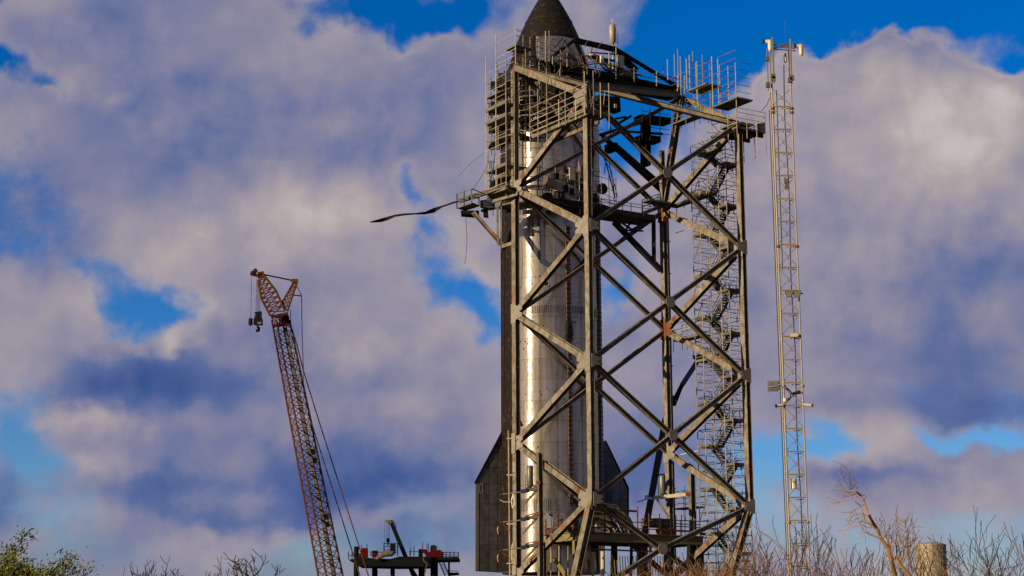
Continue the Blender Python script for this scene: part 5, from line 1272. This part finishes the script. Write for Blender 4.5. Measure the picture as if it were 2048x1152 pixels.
# golden leaning tree, its main limb traced limb by limb
def golden_tree():
    Y = 44.0; g = lambda x, y, o=0: at(x, y, Y + o); rg = random.Random(5)
    base = zz(g(1800, 1152), GZ); t = thing('bare_tree', 'tall golden-barked bare tree leaning left with a drooping bent crown', 'tree', base, 'bare trees along the bottom edge')
    s = MB(); s.tube([base, g(1800, 1180), g(1790, 1152, .2), g(1782, 1120), g(1776, 1096), g(1762, 1078)], [.09, .075, .065, .055, .05, .045], 8); s.tube([base + UP * .4, g(1830, 1190), g(1818, 1150), g(1800, 1128), g(1792, 1112)], [.07, .06, .05, .045, .03], 8); baked('trunk', s, BARKG, t)
    b = MB(); limb = [g(1762, 1078), g(1755, 1060, .3), g(1746, 1045), g(1738, 1030, -.3), g(1730, 1010), g(1722, 992, .3), g(1714, 984), g(1702, 980, .2)]
    b.tube(limb, [.045, .04, .036, .033, .028, .024, .02, .014], 7)
    b.tube([g(1755, 1060), g(1745, 1050, .4), g(1730, 1040, .6), g(1722, 1012, .6), g(1708, 1002, .5)], [.03, .026, .02, .014, .008], 5)
    for q in limb[1:]:
        for k in range(2): branchy(b, q, V((rg.uniform(-1.4, .0), rg.gauss(0, .5), rg.uniform(-.5, .5))), rg.uniform(.3, .6), .012, 1, rg, .45, .0, .22, .005, (1, 2))
    for k in range(5): branchy(b, limb[-1 - (k % 2)], V((rg.uniform(-1.0, .5), rg.gauss(0, .3), rg.uniform(-.1, 1.3))), .30, .011, 1, rg, .4, .1, .2, .0045, (1, 2))
    for k in range(6): branchy(b, g(1792 + rg.uniform(-8, 10), 1118 + rg.uniform(-4, 20)), V((rg.uniform(-.6, 1.0), rg.gauss(0, .4), rg.uniform(.3, 1.2))), .6, .022, 2, rg, .5, .2, .2, .006)
    baked('crown', b, BARKG, t)
golden_tree()
FAR = [
    (285, 1118, 75, 'small dark bare tree, first from the left in the low row'),
    (345, 1112, 78, 'dark bare tree with two thin crowns, left of centre in the low row'),
    (392, 1110, 80, 'dark bare tree with curved limbs beside the widest bare tree'),
    (497, 1096, 72, 'widest dark bare tree of the low row left of the crane'),
    (548, 1128, 85, 'low faint bare tree nearest to the crane boom'),
]
for i, (px, yt, Y, lab) in enumerate(FAR): bare_tree(px, yt, Y, 80 + i, lab, BARKD, (1, 2, 2, 1, 2)[i], .62, 2, .09, .015, 'low bare trees left of the crane', fan=.22, tf=.72, curl=.2, side=.5, wide=(.8, .9, .9, 1.3, 1)[i])
# brush in front of the stand foot
BR_ = [(1195, 1112, 62, 'dry brown bush at the foot of the front leg'), (1245, 1098, 60, 'dry brown bush in front of the white pipe under the deck'), (1300, 1095, 63, 'thick dry bush in the middle under the olive deck'), (1352, 1092, 61, 'dry bush where the lower front braces cross'), (1405, 1085, 64, 'tall dry bush right of the crossing lower braces'), (1455, 1070, 60, 'tall dry bush before the splayed right leg'), (1505, 1060, 58, 'thin dry bush right of the splayed right leg'), (1275, 1115, 57, 'low dry bush in front between its taller neighbours'), (1385, 1112, 56, 'low dry bush in front, below the right lower brace'), (1330, 1118, 55, 'low dry bush in front of the brace crossing'), (1440, 1108, 55, 'low dry bush in front of the right leg')]
BRUSH = mat('dry_brush', (.27, .135, .055), .9, grime=.4, scale=4, var=.3)
for i, (px, yt, Y, lab) in enumerate(BR_):
    bare_tree(px, yt + 12, Y, 120 + i, lab, BRUSH if i % 3 else BARK, 9, .5, 2, .034, .010, 'dry bushes at the foot of the stand', fan=.26, tf=.5, curl=.2, side=.6)
# green shrub at the lower left
def green_shrub(px, ytop, Y, seed, label, width):
    rg = random.Random(seed); base = zz(at(px, 1152, Y), GZ); H = at(px, ytop, Y).z - GZ
    t = thing('green_shrub', label, 'shrub', base, 'green shrubs at the lower left')
    b = MB(); lf = [MB(), MB(), MB()]
    tips = []
    for k in range(30):
        a = rg.uniform(0, 6.28); d = V((math.cos(a) * .17 * width + rg.uniform(-.05, .12), math.sin(a) * .3, 1)); p = base.copy(); pts = [p]; dd = d.normalized(); L = H * rg.uniform(.55, .84)
        for i in range(7):
            dd = (dd + V((rg.gauss(0, .1) + .05, rg.gauss(0, .1), rg.gauss(0, .06)))).normalized(); p = p + dd * L / 6.2; pts.append(p)
            if i >= 2: tips += [(p + V((rg.gauss(0, .1), rg.gauss(0, .1), rg.gauss(0, .08))), dd) for _ in range(5)]
            if i >= 3:
                q = p + (dd + V((rg.gauss(0, .6), rg.gauss(0, .6), rg.gauss(.1, .3)))) * rg.uniform(.15, .4); b.tube([p, q], [.008, .004], 3, False); tips += [(p + (q - p) * rg.random(), (q - p).normalized()) for _ in range(7)]
        b.tube(pts, [.03, .024, .02, .016, .012, .01, .007, .004], 4, False)
    baked('stem', b, BARKG, t)
    for p, dd in tips:
        for _ in range(22):
            m = lf[rg.choice((0, 0, 1, 1, 2))]; l = rg.uniform(.05, .12); w = l * .17
            d = (dd * .4 + V((rg.gauss(.35, .4), rg.gauss(0, .5), rg.gauss(.2, .4)))).normalized(); s = d.cross(V((rg.gauss(0, 1), rg.gauss(0, 1), rg.gauss(0, 1)))).normalized(); o = p + V((rg.gauss(0, .13), rg.gauss(0, .13), rg.gauss(0, .11)))
            m.add([o, o + d * l * .5 + s * w, o + d * l, o + d * l * .5 - s * w], [(0, 1, 2, 3)])
    for i, m in enumerate(lf): tag(baked('foliage', m, LEAFM[i], t), kind='stuff')
green_shrub(-66, 1076, 38, 3, 'dense olive green shrub in the bottom left corner', 1)
green_shrub(-20, 1098, 40, 4, 'windblown green shrub right of the bottom left corner', 1)
green_shrub(34, 1122, 41, 9, 'low thin green shrub trailing right from the corner shrubs', .8)
